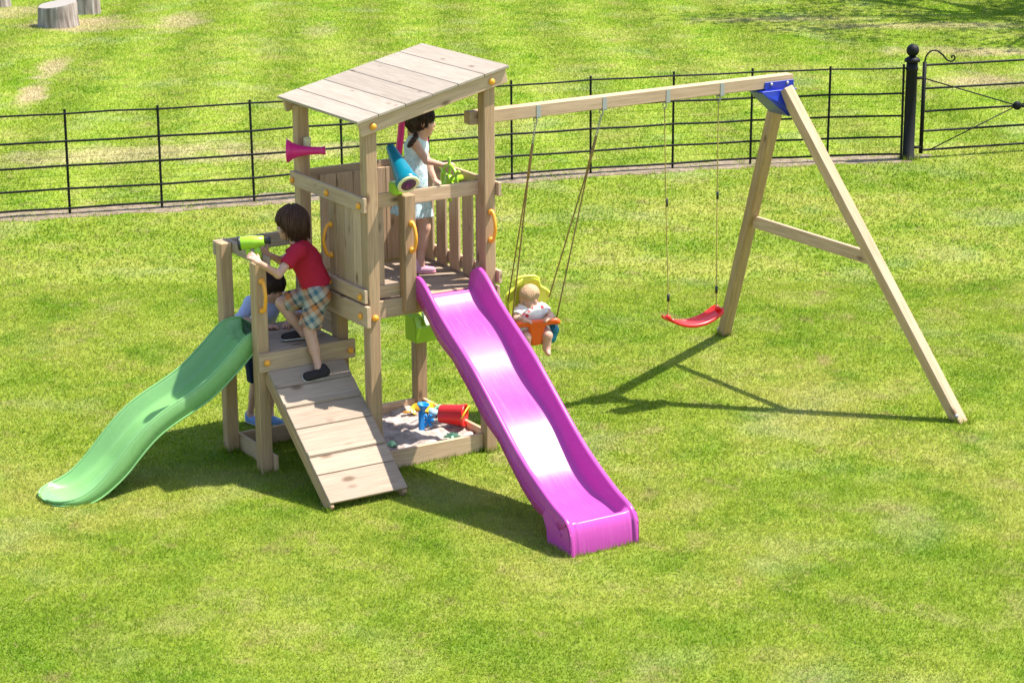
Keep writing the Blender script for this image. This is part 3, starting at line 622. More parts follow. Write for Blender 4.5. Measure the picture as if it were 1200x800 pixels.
# grab handles
def handle(p0, p1, out):
    p0, p1, o = Vector(p0), Vector(p1), Vector(out)
    P = [p0, p0+o*.03, p0.lerp(p1, .18)+o*.052, p0.lerp(p1, .5)+o*.066, p0.lerp(p1, .82)+o*.052, p1+o*.03, p1]
    h = tube(T, 'grab_handle', [tuple(q) for q in curve_pts(P, 24)], .0125, ORANGE, 10)
    for q in (p0, p1):
        V, F = lathe_geo([(.021, -.001), (.023, .008), (.017, .022), (.004, .028)], 12); b_ = link('handle_foot', np_mesh(V, F), ORANGE, h)
        b_.matrix_basis = Matrix.Translation(q-T.location) @ o.to_track_quat('Z', 'Y').to_matrix().to_4x4()
handle((.345, -.001, 1.785), (.345, -.001, 1.595), (0, -1, 0)); handle((TW+.045, -.001, 1.79), (TW+.045, -.001, 1.585), (0, -1, 0))
handle((-.604, SYF-.001, 1.41), (-.604, SYF-.001, 1.20), (0, -1, 0)); handle((-.001, .535, 1.72), (-.001, .535, 1.50), (-1, 0, 0))
# megaphone on the back-left post
mp0, mp1 = Vector(at(336, 177, 15.85)), Vector(at(381.5, 176.5, 15.85)); mk = (mp1-mp0).length/.291
mg = lathe(T, 'megaphone', [(r_, z_*mk) for r_, z_ in ((.02, .03), (.060, .012), (.078, .0), (.084, .002), (.085, .008), (.076, .022), (.070, .026), (.069, .034), (.058, .045), (.056, .055), (.044, .085), (.036, .12), (.031, .16), (.028, .21), (.026, .262), (.030, .266), (.030, .290), (.012, .291))], mp0, mp1-mp0, PINK, 28)
mg['label'] = 'pink toy megaphone'
bk = boxb(T, 'megaphone_bracket', .035, .085, .98, TD-.001, 2.13, 2.26, CREAM, .008)
# telescope on the front rail
tp0, tp1 = Vector(ony(478.5, 216, -.10)), Vector(ony(457, 172, .20)); tax = tp1-tp0; TLn = tax.length
tel = lathe(T, 'telescope', [(.06, .012), (.078, .0), (.083, .008), (.083, .03), (.074, .045), (.070, .09), (.055, TLn*.5), (.040, TLn*.8), (.033, TLn-.02), (.029, TLn), (.012, TLn+.005)], tp0, tax, TEAL, 28); tel['label'] = 'teal toy telescope'
tr1 = lathe(T, 'telescope_ring', [(.052, -.004), (.068, -.012), (.079, -.004), (.079, .010), (.052, .012)], tp0, tax, CREAM, 28)
lathe(T, 'telescope_lens', [(.002, -.0085), (.054, -.008), (.054, .004)], tp0, tax, VIOLET, 24)
boxb(T, 'telescope_mount', .235, .315, .035, .122, 1.985, 2.075, LIME, .012)
# ship's wheel on the right rail
wc = Vector((.905, .43, 1.955)); V, F = [], []
tube_geo([wc+Vector((0, math.cos(a)*.105, math.sin(a)*.105)) for a in np.linspace(0, 2*math.pi, 33)[:-1]], .013, 8, True, V, F)
for k in range(6):
    a = math.pi/6+k*math.pi/3; d = Vector((0, math.cos(a), math.sin(a)))
    tube_geo([wc, wc+d*.10, wc+d*.115, wc+d*.125, wc+d*.155, wc+d*.165], [.012, .011, .013, .010, .0155, .006], 8, V=V, F=F)
V = [tuple(Vector(v)-T.location) for v in V]; sw = link('ship_wheel', np_mesh(V, F), LIME, T); sw['label'] = 'lime green toy ship wheel'
h_ = lathe(T, 'wheel_hub', [(.03, -.03), (.038, -.02), (.038, .0), (.025, .03), (.022, .105)], wc, (1, 0, 0), LIME, 16)
# mailbox under the deck
mb = Sdf(); V, F = [], []
prof = [(-.085, 0), (.085, 0), (.085, .12), (.060, .17), (.03, .195), (-.03, .205), (-.085, .205)]
x0, x1 = .835, 1.115
for x in (x0, x1):
    for a, z in prof: V.append((x, .925-.0+a*-1 if False else .925-a, .635+z))
n = len(prof); F = [tuple(range(n)), tuple(reversed(range(n, 2*n)))]+[(i, i+n, (i+1) % n+n, (i+1) % n) for i in range(n)]
bm = bmesh.new(); vs = [bm.verts.new(Vector(v)-T.location) for v in V]
for f in F: bm.faces.new([vs[i] for i in f])
bmesh.ops.recalc_face_normals(bm, faces=bm.faces); bmesh.ops.bevel(bm, geom=bm.edges[:], offset=.012, segments=3, profile=.6, affect='EDGES')
me = bpy.data.meshes.new('mailbox'); bm.to_mesh(me); bm.free(); mail = link('mailbox', me, LIME, T); mail['label'] = 'lime green toy mailbox'
fl = plank(T, 'mailbox_flap', (.905, .846, .815), (1.105, .846, .815), .115, .016, LIMEP, Vector((0, -.75, .66)), .006)
# red play panel on the back-right post
pa = Sdf(); pc = at(483, 160, 16.35)
ang = [pc+np.array([_rt[0]*u_, _rt[1]*u_, z_]) for u_, z_ in ((-.105, -.14), (-.085, .0), (-.065, .13), (0, .17), (.075, .13), (.09, 0), (.095, -.14))]
pn = tube(T, 'play_arch', [tuple(q) for q in curve_pts(ang, 36)], .026, PINK, 10); pn['label'] = 'pink plastic arch'
# binoculars on the step platform rail
bc = Vector(at(297, 283.5, 15.22)); ba = Vector((-.80, .45, -.09)).normalized()
bin_ = lathe(T, 'toy_binoculars', [(.03, -.075), (.036, -.072), (.038, -.03), (.043, -.02), (.046, .01), (.047, .085), (.044, .094), (.02, .095)], bc, ba, LIME, 24); bin_['label'] = 'lime green toy binoculars'
lathe(T, 'lens_rim', [(.03, .085), (.049, .088), (.051, .10), (.047, .108), (.035, .102)], bc, ba, BLACKP, 24)
lathe(T, 'eyepiece', [(.012, -.12), (.026, -.118), (.028, -.105), (.02, -.095), (.022, -.07)], bc, ba, BLACKP, 20)
tube(T, 'grip', [bc+ba*-.02+Vector((0, 0, -.03)), bc+ba*-.03+Vector((0, 0, -.075)), bc+ba*-.035+Vector((0, 0, -.12))], [.024, .022, .026], LIME, 12)
tube(T, 'grip', [bc+ba*.04+Vector((0, 0, -.03)), bc+ba*.035+Vector((0, 0, -.085))], [.018, .018], LIME, 12)
# gutter bolts on the sandbox post
# ================================================================== SAND AND TOYS
V, F = [], []; nx = 60
for i in range(nx+1):
    for j in range(nx+1):
        x = .06+.925*i/nx; y = .075+.975*j/nx
        z = .072+.045*mnoise.noise((x*4, y*4, .5))+.030*mnoise.noise((x*11, y*11, 4))+.012*mnoise.noise((x*27, y*27, 9))+.05*math.exp(-((x-.62)**2+(y-.35)**2)/.05)
        V.append((x, y, min(z, .128)))
for i in range(nx):
    for j in range(nx): F.append((i*(nx+1)+j, (i+1)*(nx+1)+j, (i+1)*(nx+1)+j+1, i*(nx+1)+j+1))
m, t, b = new_mat('play_sand'); ge = N(t, 'ShaderNodeNewGeometry'); n1 = N(t, 'ShaderNodeTexNoise', i_Scale=9.0, i_Detail=8.0, i_Roughness=.75); t.links.new(ge.outputs['Position'], n1.inputs[0])
n2 = N(t, 'ShaderNodeTexVoronoi', i_Scale=70.0); t.links.new(ge.outputs['Position'], n2.inputs[0])
cc = ramp(t, n1.outputs[0], [(.32, (.20, .15, .125)), (.48, (.46, .37, .32)), (.62, (.58, .49, .435))])
t.links.new(mixc(t, ramp(t, n2.outputs['Distance'], [(.08, g(.5)), (.25, g(0))]), cc, (.16, .12, .10)), b.inputs['Base Color']); b.inputs['Roughness'].default_value = 1.0; bump(t, b, n1.outputs[0], 1.0, .03)
sand = link('sand', np_mesh(V, F), m); sand['kind'] = 'stuff'; tag(sand, 'grey-brown sand heaped in the sandbox', 'sand')
bk0 = onz(545, 489, .165); bk1 = onz(516, 487, .165)
bk = thing('toy_bucket', 'red plastic bucket lying on its side on the sand', 'bucket', (bk0[0], bk0[1], .09)); ax_ = Vector(bk1-bk0); ax_.z = .0; BL = ax_.length
bk0 = np.array([bk0[0], bk0[1], .182])
body = lathe(bk, 'bucket_body', [(.074, .012), (.076, 0), (.086, -.004), (.087, .012), (.081, .016), (.068, BL), (.060, BL+.006), (.060, BL-.004), (.003, BL-.003)], bk0, ax_, RED, 32)
a_n = ax_.normalized(); side = Vector((0, 0, 1)).cross(a_n).normalized(); hp = Vector(bk0)
tube(bk, 'bucket_handle', [tuple(q) for q in arc(hp+a_n*.005, side, Vector((0, 0, 1))*.75-a_n*.35, .09, 0, math.pi, 16)], .006, YELLOWT, 8)
def sd_toy(name, lab, cat, mat, fn, h=.006):
    c = fn(None); o = thing(name, lab, cat, tuple(c)); s = Sdf(); fn(s); sdf_obj('body', s, mat, o, h); return o
q0 = onz(494, 499, .12)
o = thing('sand_mill', 'blue toy sand mill with a funnel standing upright in the sand', 'sand toy', tuple(q0)); q0 = Vector(q0)
lathe(o, 'funnel', [(.014, .10), (.018, .125), (.042, .165), (.047, .175), (.044, .175), (.014, .135)], q0, (.05, -.1, 1), BLUET, 20)
boxb(o, 'stand', q0.x-.022, q0.x+.022, q0.y-.014, q0.y+.014, q0.z-.04, q0.z+.12, BLUET, .008)
V, F = [], []
for k in range(6):
    a = k*math.pi/3; d = Vector((math.cos(a)*.8, -math.cos(a)*.45, math.sin(a))); tube_geo([Vector((.055, .0, .035)), Vector((.055, .0, .035))+d*.035, Vector((.055, .0, .035))+d*.05], [.010, .012, .016], 8, V=V, F=F)
link('paddle_wheel', np_mesh(V, F), BLUET, o)
q1 = onz(502, 480, .10); o = thing('sand_sieve', 'yellow round toy sieve lying at the back corner of the sand', 'sand toy', tuple(q1))
lathe(o, 'rim', [(.05, -.02), (.07, .02), (.074, .02), (.074, .028), (.064, .028), (.046, -.01)], q1, (-.1, -.2, 1), YELLOWT, 24); lathe(o, 'mesh', [(.002, -.008), (.047, -.008), (.047, -.014)], q1, (-.1, -.2, 1), ORANGE, 20)
q2 = onz(489, 481, .10); o = thing('sand_scoop', 'orange toy scoop half buried behind the blue sand mill', 'sand toy', tuple(q2))
lathe(o, 'scoop_bowl', [(.012, -.02), (.035, .0), (.05, .03), (.046, .03), (.01, -.01)], q2, (-.4, -.6, .7), YELLOWT, 18); tube(o, 'scoop_handle', [q2+np.array([-.03, 0, 0]), q2+np.array([-.11, .02, .0])], .009, ORANGE, 8)
def starfish(px, py, z, r, lab, mat):
    q = onz(px, py, z); o = thing('sand_mould', lab, 'sand toy', tuple(q)); s = Sdf(); s.ell(q, (r*.45, r*.45, .014), k=.01)
    for k in range(5): a = k*2*math.pi/5+.4; s.cap(q, q+np.array([math.cos(a)*r, math.sin(a)*r, -.004]), .016, .009, .015)
    sdf_obj('mould_body', s, mat, o, .005)
starfish(530, 510, .135, .06, 'mint green star sand mould near the front board', MINT)
starfish(516, 477, .14, .05, 'mint green sand mould behind the red bucket', MINT)
starfish(459, 520, .10, .035, 'small mint green sand mould beside the ramp', MINT)
q3 = onz(507, 484, .12); o = thing('sand_cup', 'pale blue toy cup between the blue mill and the red bucket', 'sand toy', tuple(q3)); lathe(o, 'cup_body', [(.03, -.03), (.036, .03), (.033, .03), (.027, -.02), (.003, -.02)], q3, (.5, .3, .8), CYAN, 18)

# ================================================================== SLIDES
def sweep(sec_fn, n):
    """sec_fn(i) -> list of 3-D points of one closed cross-section"""
    V, F = [], []; k = None
    for i in range(n):
        s = sec_fn(i); k = len(s); V += [tuple(p) for p in s]
    for i in range(n-1):
        for j in range(k): F.append((i*k+j, i*k+(j+1) % k, (i+1)*k+(j+1) % k, (i+1)*k+j))
    F.append(tuple(reversed(range(k)))); F.append(tuple((n-1)*k+j for j in range(k)))
    return V, F
def trough(hw, wall, rim, under, flare=.018, nb=7):
    """lateral u, height v of a slide cross-section, starting outside left"""
    S_ = [(-hw, -under), (-hw, wall*.5), (-hw, wall-.012), (-hw+.004, wall-.003), (-hw+.012, wall), (-hw+rim-.012, wall), (-hw+rim-.003, wall-.004), (-hw+rim+.002, wall-.016)]
    b0 = hw-rim-flare-.035
    kv = min(1, wall/.06); S_ += [(-b0-.030, .030*kv), (-b0-.018, .010*kv), (-b0, .0015*kv)]
    top = S_+[(b0*x, 0) for x in np.linspace(-.8, .8, nb)]+[(-u_, v_) for u_, v_ in reversed(S_)]
    bot = [(hw-.012, -under), (hw-.02, -.018), (0, -.016), (-hw+.02, -.018), (-hw+.012, -under)]
    return top+bot
sl_p = thing('wave_slide', 'long purple plastic wave slide leaning from the tower deck to the grass', 'slide', (.62, -1.0, 0))
top = [(.10, 1.345), (.02, 1.395), (-.05, 1.39), (-.15, 1.33), (-.28, 1.235), (-.45, 1.13), (-.62, 1.035), (-.78, .94), (-.95, .82), (-1.13, .69), (-1.32, .555), (-1.50, .445), (-1.68, .355), (-1.82, .292), (-1.91, .262), (-1.97, .242), (-2.015, .212), (-2.045, .168), (-2.060, .11), (-2.067, .05), (-2.07, -.01)]
tp = curve_pts(top, 110); wl = np.interp(np.linspace(0, 1, 110), [0, .04, .08, .6, .72, .78, .80, 1], [.11, .15, .155, .145, .10, .02, .006, .004])
def sec(i):
    y, z = tp[i]; a = tp[max(i-1, 0)]; c = tp[min(i+1, 109)]; tg = np.array(c)-np.array(a); tg /= np.linalg.norm(tg)
    nn = np.array([tg[1], -tg[0]]) if True else None
    if nn[1] < 0 and nn[0] > 0: nn = -nn
    if i < 84: nn = np.array([nn[0]*.5, 1.0]); nn /= np.linalg.norm(nn)
    else:
        w_ = min(1, (i-84)/8); q = np.array([nn[0]*.5, 1.0]); q /= np.linalg.norm(q); nn = q*(1-w_)+nn*w_; nn /= np.linalg.norm(nn)
    h = wl[i]; cx = .640+.026*y; und = -.012 if i > 90 else .012+.018*math.sin(i*.32)*(.3 if i < 20 else 1)
    und = max(und, .004)
    bw = .018*math.sin(i*.27+.9)*min(1, max(0, (i-10)/10), max(0, (78-i)/10)) if 10 < i < 78 else 0
    return [(cx+u_-.62, y+nn[0]*(v_-h)+1.0, z+nn[1]*(v_-h)) for u_, v_ in ((u_, v_+bw*max(0, 1-abs(v_)/.04)) for u_, v_ in trough(.265, h, .036, und))]
V, F = sweep(sec, 110); link('chute', np_mesh(V, F), PURPLE, sl_p)
for s in (-1, 1):    # side cheeks of the foot
    V = []; x = .640+.026*-1.9+s*.258; cx = x-.62
    pr = [(-2.062, -.01), (-2.055, .14), (-2.03, .195), (-1.93, .225), (-1.80, .262), (-1.72, .19), (-1.77, .10), (-1.785, -.01)]
    for dx in (-.007, .007):
        for y, z in pr: V.append((cx+dx, y+1.0, z))
    n = len(pr); F = [tuple(range(n)), tuple(reversed(range(n, 2*n)))]+[(i, (i+1) % n, (i+1) % n+n, i+n) for i in range(n)]
    bm = bmesh.new(); vs = [bm.verts.new(v) for v in V]; [bm.faces.new([vs[i] for i in f]) for f in F]; bmesh.ops.recalc_face_normals(bm, faces=bm.faces)
    me = bpy.data.meshes.new('foot_cheek'); bm.to_mesh(me); bm.free(); link('foot_cheek', me, PURPLE, sl_p)
    R1 = [(.640+.026*tp[i][0]+s*.266, tp[i][0], tp[i][1]-.115-.022*math.sin(i*.32+.8)) for i in range(6, 82, 2)]
    tube(sl_p, 'moulded_ridge', R1, .005, PURPLE, 6)
boxb(sl_p, 'slide_lip', .39, .885, .085, .105, 1.235, 1.30, PURPLE, .006) if False else None
sl_g = thing('wave_slide', 'short green plastic slide descending from the step platform', 'slide', (-1.3, .765, 0))
topg = [(-.52, 1.012), (-.58, 1.02), (-.64, 1.012), (-.70, .985), (-.81, .885), (-.92, .79), (-1.02, .715), (-1.15, .645), (-1.30, .575), (-1.43, .50), (-1.54, .41), (-1.65, .30), (-1.75, .195), (-1.86, .105), (-1.97, .055), (-2.08, .035), (-2.17, .028)]
tg_ = curve_pts(topg, 90)
def secg(i):
    x, z = tg_[i]; t_ = i/89; a = tg_[max(i-1, 0)]; c = tg_[min(i+1, 89)]; tg = np.array(c)-np.array(a); tg /= np.linalg.norm(tg)
    nn = np.array([-tg[1], tg[0]]); nn = -nn if nn[1] < 0 else nn; nn = nn*.7+np.array([0, .3]); nn /= np.linalg.norm(nn)
    h = float(np.interp(t_, [0, .06, .12, .7, .85, .93, 1], [.10, .13, .125, .115, .07, .022, .014])); hw = .225*(1 if x > -1.98 else math.sqrt(max(.02, 1-((x+1.98)/.195)**2)))
    rim = .022*min(1, hw/.12); sec_ = trough(max(hw, .085), h, max(rim, .02), .008, .012)
    f = hw/max(hw, .085)
    return [(x+nn[0]*(v_-h)+1.3, u_*f, z+nn[1]*(v_-h)) for u_, v_ in sec_]
V, F = sweep(secg, 90); F = [tuple(reversed(f)) for f in F]; link('chute', np_mesh(V, F), GREENS, sl_g)
for s_ in (-1, 1):
    RT = []; RB = []
    for i in range(0, 90, 2):
        q = secg(i); kk = len(q)-5
        a_, b_ = (q[4], q[0]) if s_ < 0 else (q[kk-5], q[kk-1]); o_ = Vector(sl_g.location)
        RT.append(Vector(a_)+o_); RB.append(Vector(b_)+o_)
    tube(sl_g, 'rim', RT, .009, GREENS, 8); tube(sl_g, 'rim', RB, .007, GREENS, 8)

# ================================================================== SWING FRAME
SF = thing('swing_frame', 'wooden swing beam on an A-frame of two legs, joined to the tower', 'swing frame', (2.5, .14, 0))
plank(SF, 'beam', (.885, .140, 2.448), (3.757, .140, 2.46), .09, .092, BOARDW, (0, 0, 1), .005)
n_top = Vector(ony(924.5, 112, .02)); n_bot = Vector((4.335, -1.315, -.02)); r_top = Vector(ony(911, 118, .24)); r_bot = Vector((4.285, 1.60, -.02))
plank(SF, 'leg', n_top+(n_top-n_bot).normalized()*.06, n_bot, .09, .09, BOARDW, (0, -.87, .48), .006); plank(SF, 'leg', r_top+(r_top-r_bot).normalized()*.06, r_bot, .09, .09, POSTW, (0, .87, .48), .006)
cb0 = n_bot.lerp(n_top, .50); cb1 = r_bot.lerp(r_top, .52)
plank(SF, 'crossbar', cb0+Vector((.0, .052, -.0)), cb1+Vector((.0, -.052, -.0)), .03, .10, BOARDW, (0, 0, 1), .004)
# blue steel bracket
bx0, bx1 = ony(896, 100, .093)[0], ony(931, 100, .093)[0]
boxb(SF, 'bracket_plate', bx0, bx1-.01, .0885, .0945, 2.395, 2.465, BLUE, .002); boxb(SF, 'bracket_plate', bx0, bx1-.01, .1855, .1915, 2.395, 2.465, BLUE, .002)
boxb(SF, 'bracket_seat', bx0-.05, bx1-.01, .05, .23, 2.392, 2.402, BLUE, .002)
def plate(name, P, th, mat):
    P = [Vector(p) for p in P]; nr = (P[1]-P[0]).cross(P[2]-P[0]).normalized()*th/2; V = [p-nr for p in P]+[p+nr for p in P]; n = len(P)
    V = [tuple(v-SF.location) for v in V]; F = [tuple(reversed(range(n))), tuple(range(n, 2*n))]+[(i, (i+1) % n, (i+1) % n+n, i+n) for i in range(n)]
    return link(name, np_mesh(V, F, False), mat, SF)
xb = bx0-.05; xe = bx1-.06
plate('bracket_gusset', [(xb, .05, 2.392), (xe, .05, 2.392), (xe+.07, -.02, 2.20), (xe-.04, .02, 2.20)], .006, BLUE)
plate('bracket_gusset', [(xb, .23, 2.392), (xe, .23, 2.392), (xe+.07, .30, 2.20), (xe-.04, .26, 2.20)], .006, BLUE)
plate('bracket_gusset', [(xb, .05, 2.391), (xb, .23, 2.391), (xe-.04, .26, 2.20), (xe-.04, .02, 2.20)], .006, BLUE)
for x in (bx0+.06, bx1-.075): lathe(SF, 'bracket_bolt', [(.013, -.002), (.013, .006), (.006, .011)], (x, .088, 2.445), (0, -1, 0), STEEL, 10)
lathe(SF, 'bracket_bolt', [(.012, -.002), (.012, .008), (.004, .012)], (xb+.14, .044, 2.33), (0, -1, -.2), BLUE, 10)
for q in (n_bot, r_bot):
    d = Vector((-1, 0, 0)); lathe(SF, 'ground_bolt', [(.016, -.005), (.016, .01), (.006, .018)], q+Vector((-.048, 0, .075)), (-1, 0, .2), STEEL, 10)
HX = (1.452, 2.02, 2.585, 3.082); ZB = 2.40
for x in HX:
    V, F = [], []; ztop = 2.448+.012*(x-.885)/2.872+.04
    for (x0_, y0_, z0_, x1_, y1_, z1_) in ((x-.018, .0922, ZB-.003, x+.018, .0945, ztop), (x-.018, .1855, ZB-.003, x+.018, .1878, ztop), (x-.018, .0922, ZB-.004, x+.018, .1878, ZB)):
        k = len(V); V += [(a-2.5, b_-.14, c_) for a in (x0_, x1_) for b_ in (y0_, y1_) for c_ in (z0_, z1_)]
        F += [(k, k+1, k+3, k+2), (k+4, k+6, k+7, k+5), (k, k+4, k+5, k+1), (k+2, k+3, k+7, k+6), (k, k+2, k+6, k+4), (k+1, k+5, k+7, k+3)]
    hb = link('hanger_band', np_mesh(V, F, False), STEEL, SF)
    tube(SF, 'hanger_hook', [tuple(q) for q in arc((x, .14, ZB-.028), (0, 1, 0), (0, 0, 1), .022, -.3, math.pi+.3+math.pi*.55, 14)], .0055, STEEL, 6)
def chain(parent, p0, p1, n):
    p0, p1 = Vector(p0), Vector(p1); d = (p1-p0)/n; dn = d.normalized()
    a = dn.cross(Vector((1, 0, 0))).normalized(); b_ = dn.cross(a).normalized()
    for i in range(n):
        c = p0+d*(i+.5); s = a if i % 2 else b_
        tube(parent, 'chain_link', [tuple(c+dn*(d.length*.62)*math.cos(w_)+s*.0085*math.sin(w_)) for w_ in np.linspace(0, 2*math.pi, 13)[:-1]], .0028, STEEL, 5, closed=True)
# ---- red flat swing
RS = thing('belt_swing', 'red curved plastic swing seat hanging on thin straw ropes', 'swing', (2.85, .14, .72))
sL, sR = Vector((2.655, .14, .80)), Vector((3.10, .14, .80))
s = Sdf()
us = np.linspace(-1, 1, 15); zc = lambda u_: .655+.085*abs(u_)**2.2
def seat_sec(i):
    u_ = np.linspace(-1, 1, 41)[i]; x = 2.878+u_*.262; z = zc(u_); w_ = .085*(1-.12*u_*u_)
    pr = [(-w_, -.014), (-w_-.006, 0), (-w_, .014), (-w_+.014, .012), (-w_+.02, .002), (0, 0), (w_-.02, .002), (w_-.014, .012), (w_, .014), (w_+.006, 0), (w_, -.014), (0, -.014)]
    if abs(u_) > .93: k = max(.25, 1-(abs(u_)-.93)/.07*.6); pr = [(a*k, b_) for a, b_ in pr]
    return [(x-2.85, a, z+b_-.72) for a, b_ in pr]
V, F = sweep(seat_sec, 41); link('seat', np_mesh(V, F), RED, RS)
for s_, hx, x in ((-1, HX[2], 2.645), (1, HX[3], 3.10)):
    P = [(hx, .14, ZB-.05), ((hx+x)/2, .142, 1.55), (x, .14, .90), (x+s_*.004, .14, .74)]
    tube(RS, 'rope', [tuple(q) for q in curve_pts(P, 20)], .0048, ROPEP, 6); tube(RS, 'rope_stop', [(x, .14, .86), (x, .14, .915)], .011, BLACKP, 8); tube(RS, 'rope_adjuster', [((hx*.42+x*.58), .1415, 1.60), ((hx*.42+x*.58), .1415, 1.66)], .010, BLACKP, 8)
    q_ = 2.878+s_*.235; lathe(RS, 'seat_lug', [(.02, -.012), (.022, .012), (.01, .02)], (q_, .14, zc(.9)+.012), (0, 0, 1), RED, 12)
# ---- baby swing
BO = np.array([1.70, .62, .655]); tilt = rad(13)
bex = np.array([.975, -.22, 0]); bez = np.array([0, -math.sin(tilt), math.cos(tilt)]); bez = bez-bex*(bez@bex); bez /= np.linalg.norm(bez); bey = np.cross(bez, bex)
def B(x, y, z): return BO+bex*x+bey*y+bez*z
BS = thing('baby_swing', 'baby swing with yellow-green back, orange bar and teal seat on brown ropes', 'baby swing', tuple(BO))
s = Sdf()
for x in np.linspace(-.14, .14, 7): s.cap(B(x, .10, -.02+.9*x*x), B(x, -.12, -.03+.9*x*x), .028, .026, .03)
for sx_ in (-1, 1):
    s.cap(B(sx_*.15, .10, .0), B(sx_*.17, .02, .085), .03, .03, .03); s.cap(B(sx_*.17, .02, .085), B(sx_*.165, -.10, .045), .03, .028, .03); s.cap(B(sx_*.165, -.10, .045), B(sx_*.14, -.12, -.02), .028, .026, .03)
    s.cap(B(sx_*.17, -.06, .06), B(sx_*.175, -.07, .095), .026, .018, .02)
sdf_obj('seat_shell', s, TEAL, BS, .007)
def back_sec(i):
    t_ = i/24; z = .02+.36*t_; hw = float(np.interp(t_, [0, .3, .55, .72, .82, .9, 1], [.13, .16, .172, .165, .105, .095, .085])); th = .014
    yb_ = .125+.03*t_
    P = []
    for u_ in np.linspace(-1, 1, 13): P.append((u_*hw, yb_-.045*u_*u_-th/2, z-.012*u_*u_*(t_ > .9)))
    for u_ in np.linspace(1, -1, 13): P.append((u_*hw, yb_-.045*u_*u_+th/2, z-.012*u_*u_*(t_ > .9)))
    return [tuple(B(*q)-BO) for q in P]
V, F = sweep(back_sec, 25); link('backrest', np_mesh(V, F), YLIME, BS)
tube(BS, 'backrest_rim', [tuple(B(x, y, z)) for x, y, z in [tuple(q) for q in curve_pts([(-.165, .10, .20), (-.165, .105, .27), (-.10, .135, .315), (-.085, .15, .375), (0, .156, .388), (.085, .15, .375), (.10, .135, .315), (.165, .105, .27), (.165, .10, .20)], 40)]], .012, YLIME, 8)
s = Sdf(); s.cap(B(-.165, -.135, .135), B(.165, -.135, .135), .019, .019, .02); s.cap(B(-.15, -.14, .155), B(.15, -.14, .155), .013, .013, .02)
for u_ in (-.03, -.01, .01, .03): s.cap(B(u_*1.7, -.14, .12), B(u_, -.155, -.02), .017, .015, .02)
for x in (-.165, .165): s.cap(B(x, -.135, .135), B(x*1.03, -.06, .12), .02, .016, .02)
sdf_obj('front_bar', s, TANGER, BS, .006)
for sx_, hx in ((-1, HX[0]), (1, HX[1])):
    top_ = np.array([hx, .14, ZB-.055]); r_, f_ = B(sx_*.165, .075, .235), B(sx_*.178, -.075, .105)
    mid_ = (r_+f_)/2; dirv = mid_-top_; c1 = top_+dirv*.095; j0 = top_+dirv*.28
    chain(BS, top_, c1, 7)
    for e in (r_, f_): tube(BS, 'rope', [tuple(q) for q in curve_pts([c1, top_+dirv*.19+(e-mid_)*.03, j0+(e-mid_)*.06, e], 18)], .006, ROPEB, 6)
    tube(BS, 'rope_sleeve', [tuple(top_+dirv*.10), tuple(top_+dirv*.185), tuple(j0)], [.010, .011, .010], ROPEB, 8)

# ================================================================== PEOPLE
def unit(v): v = np.array(v, float); return v/np.linalg.norm(v)
def head(sd, c, f, u, sz=1.0, chub=0.0):
    f = unit(f); u = np.array(u, float); u = unit(u-f*(u@f)); r = np.cross(f, u); A = np.array([r, f, u]); sd_ = sz
    P = lambda x, y, z: c+(r*x+f*y+u*z)*sd_
    sd.ell(P(0, -.008, .018), np.array([.072, .088, .082])*sd_, A, .01); sd.ell(P(0, .028, -.042), np.array([.054+chub, .056, .062])*sd_, A, .03)
    sd.ell(P(0, .062, -.088), np.array([.024, .02, .018])*sd_, A, .02)
    for s_ in (-1, 1): sd.ell(P(s_*(.038+chub), .05, -.04), np.array([.022, .022, .022])*sd_, A, .025)
    for s_ in (-1, 1): sd.ell(P(s_*.030, .086, -.004), np.array([.017, .014, .012])*sd_, A, .012, sub=True)
    sd.cap(P(0, .080, .004), P(0, .094, -.032), .008*sd_, .011*sd_, .014); sd.ell(P(0, .084, -.058), np.array([.020, .009, .009])*sd_, A, .01)
    for s_ in (-1, 1): sd.ell(P(s_*.073, -.004, -.018), np.array([.010, .018, .026])*sd_, A, .008)
    return P, A
def face_parts(o, P, A, sz):
    off = np.array(o.location)
    for s_ in (-1, 1):
        e = Sdf(); e.ell(P(s_*.028, .0735, -.004), np.array([.0100]*3)*sz, A); ey = sdf_obj('eye', e, EYEW, o, .004, relax=1)
        e = Sdf(); e.ell(P(s_*.028, .0795, -.005), np.array([.0085, .0055, .0085])*sz, A); sdf_obj('iris', e, IRIS, ey, .0025, relax=1); ey.children[0].location = -o.location
    e = Sdf(); e.ell(P(0, .089, -.060), np.array([.019, .007, .0065])*sz, A); sdf_obj('lips', e, LIPS, o, .003, relax=1)
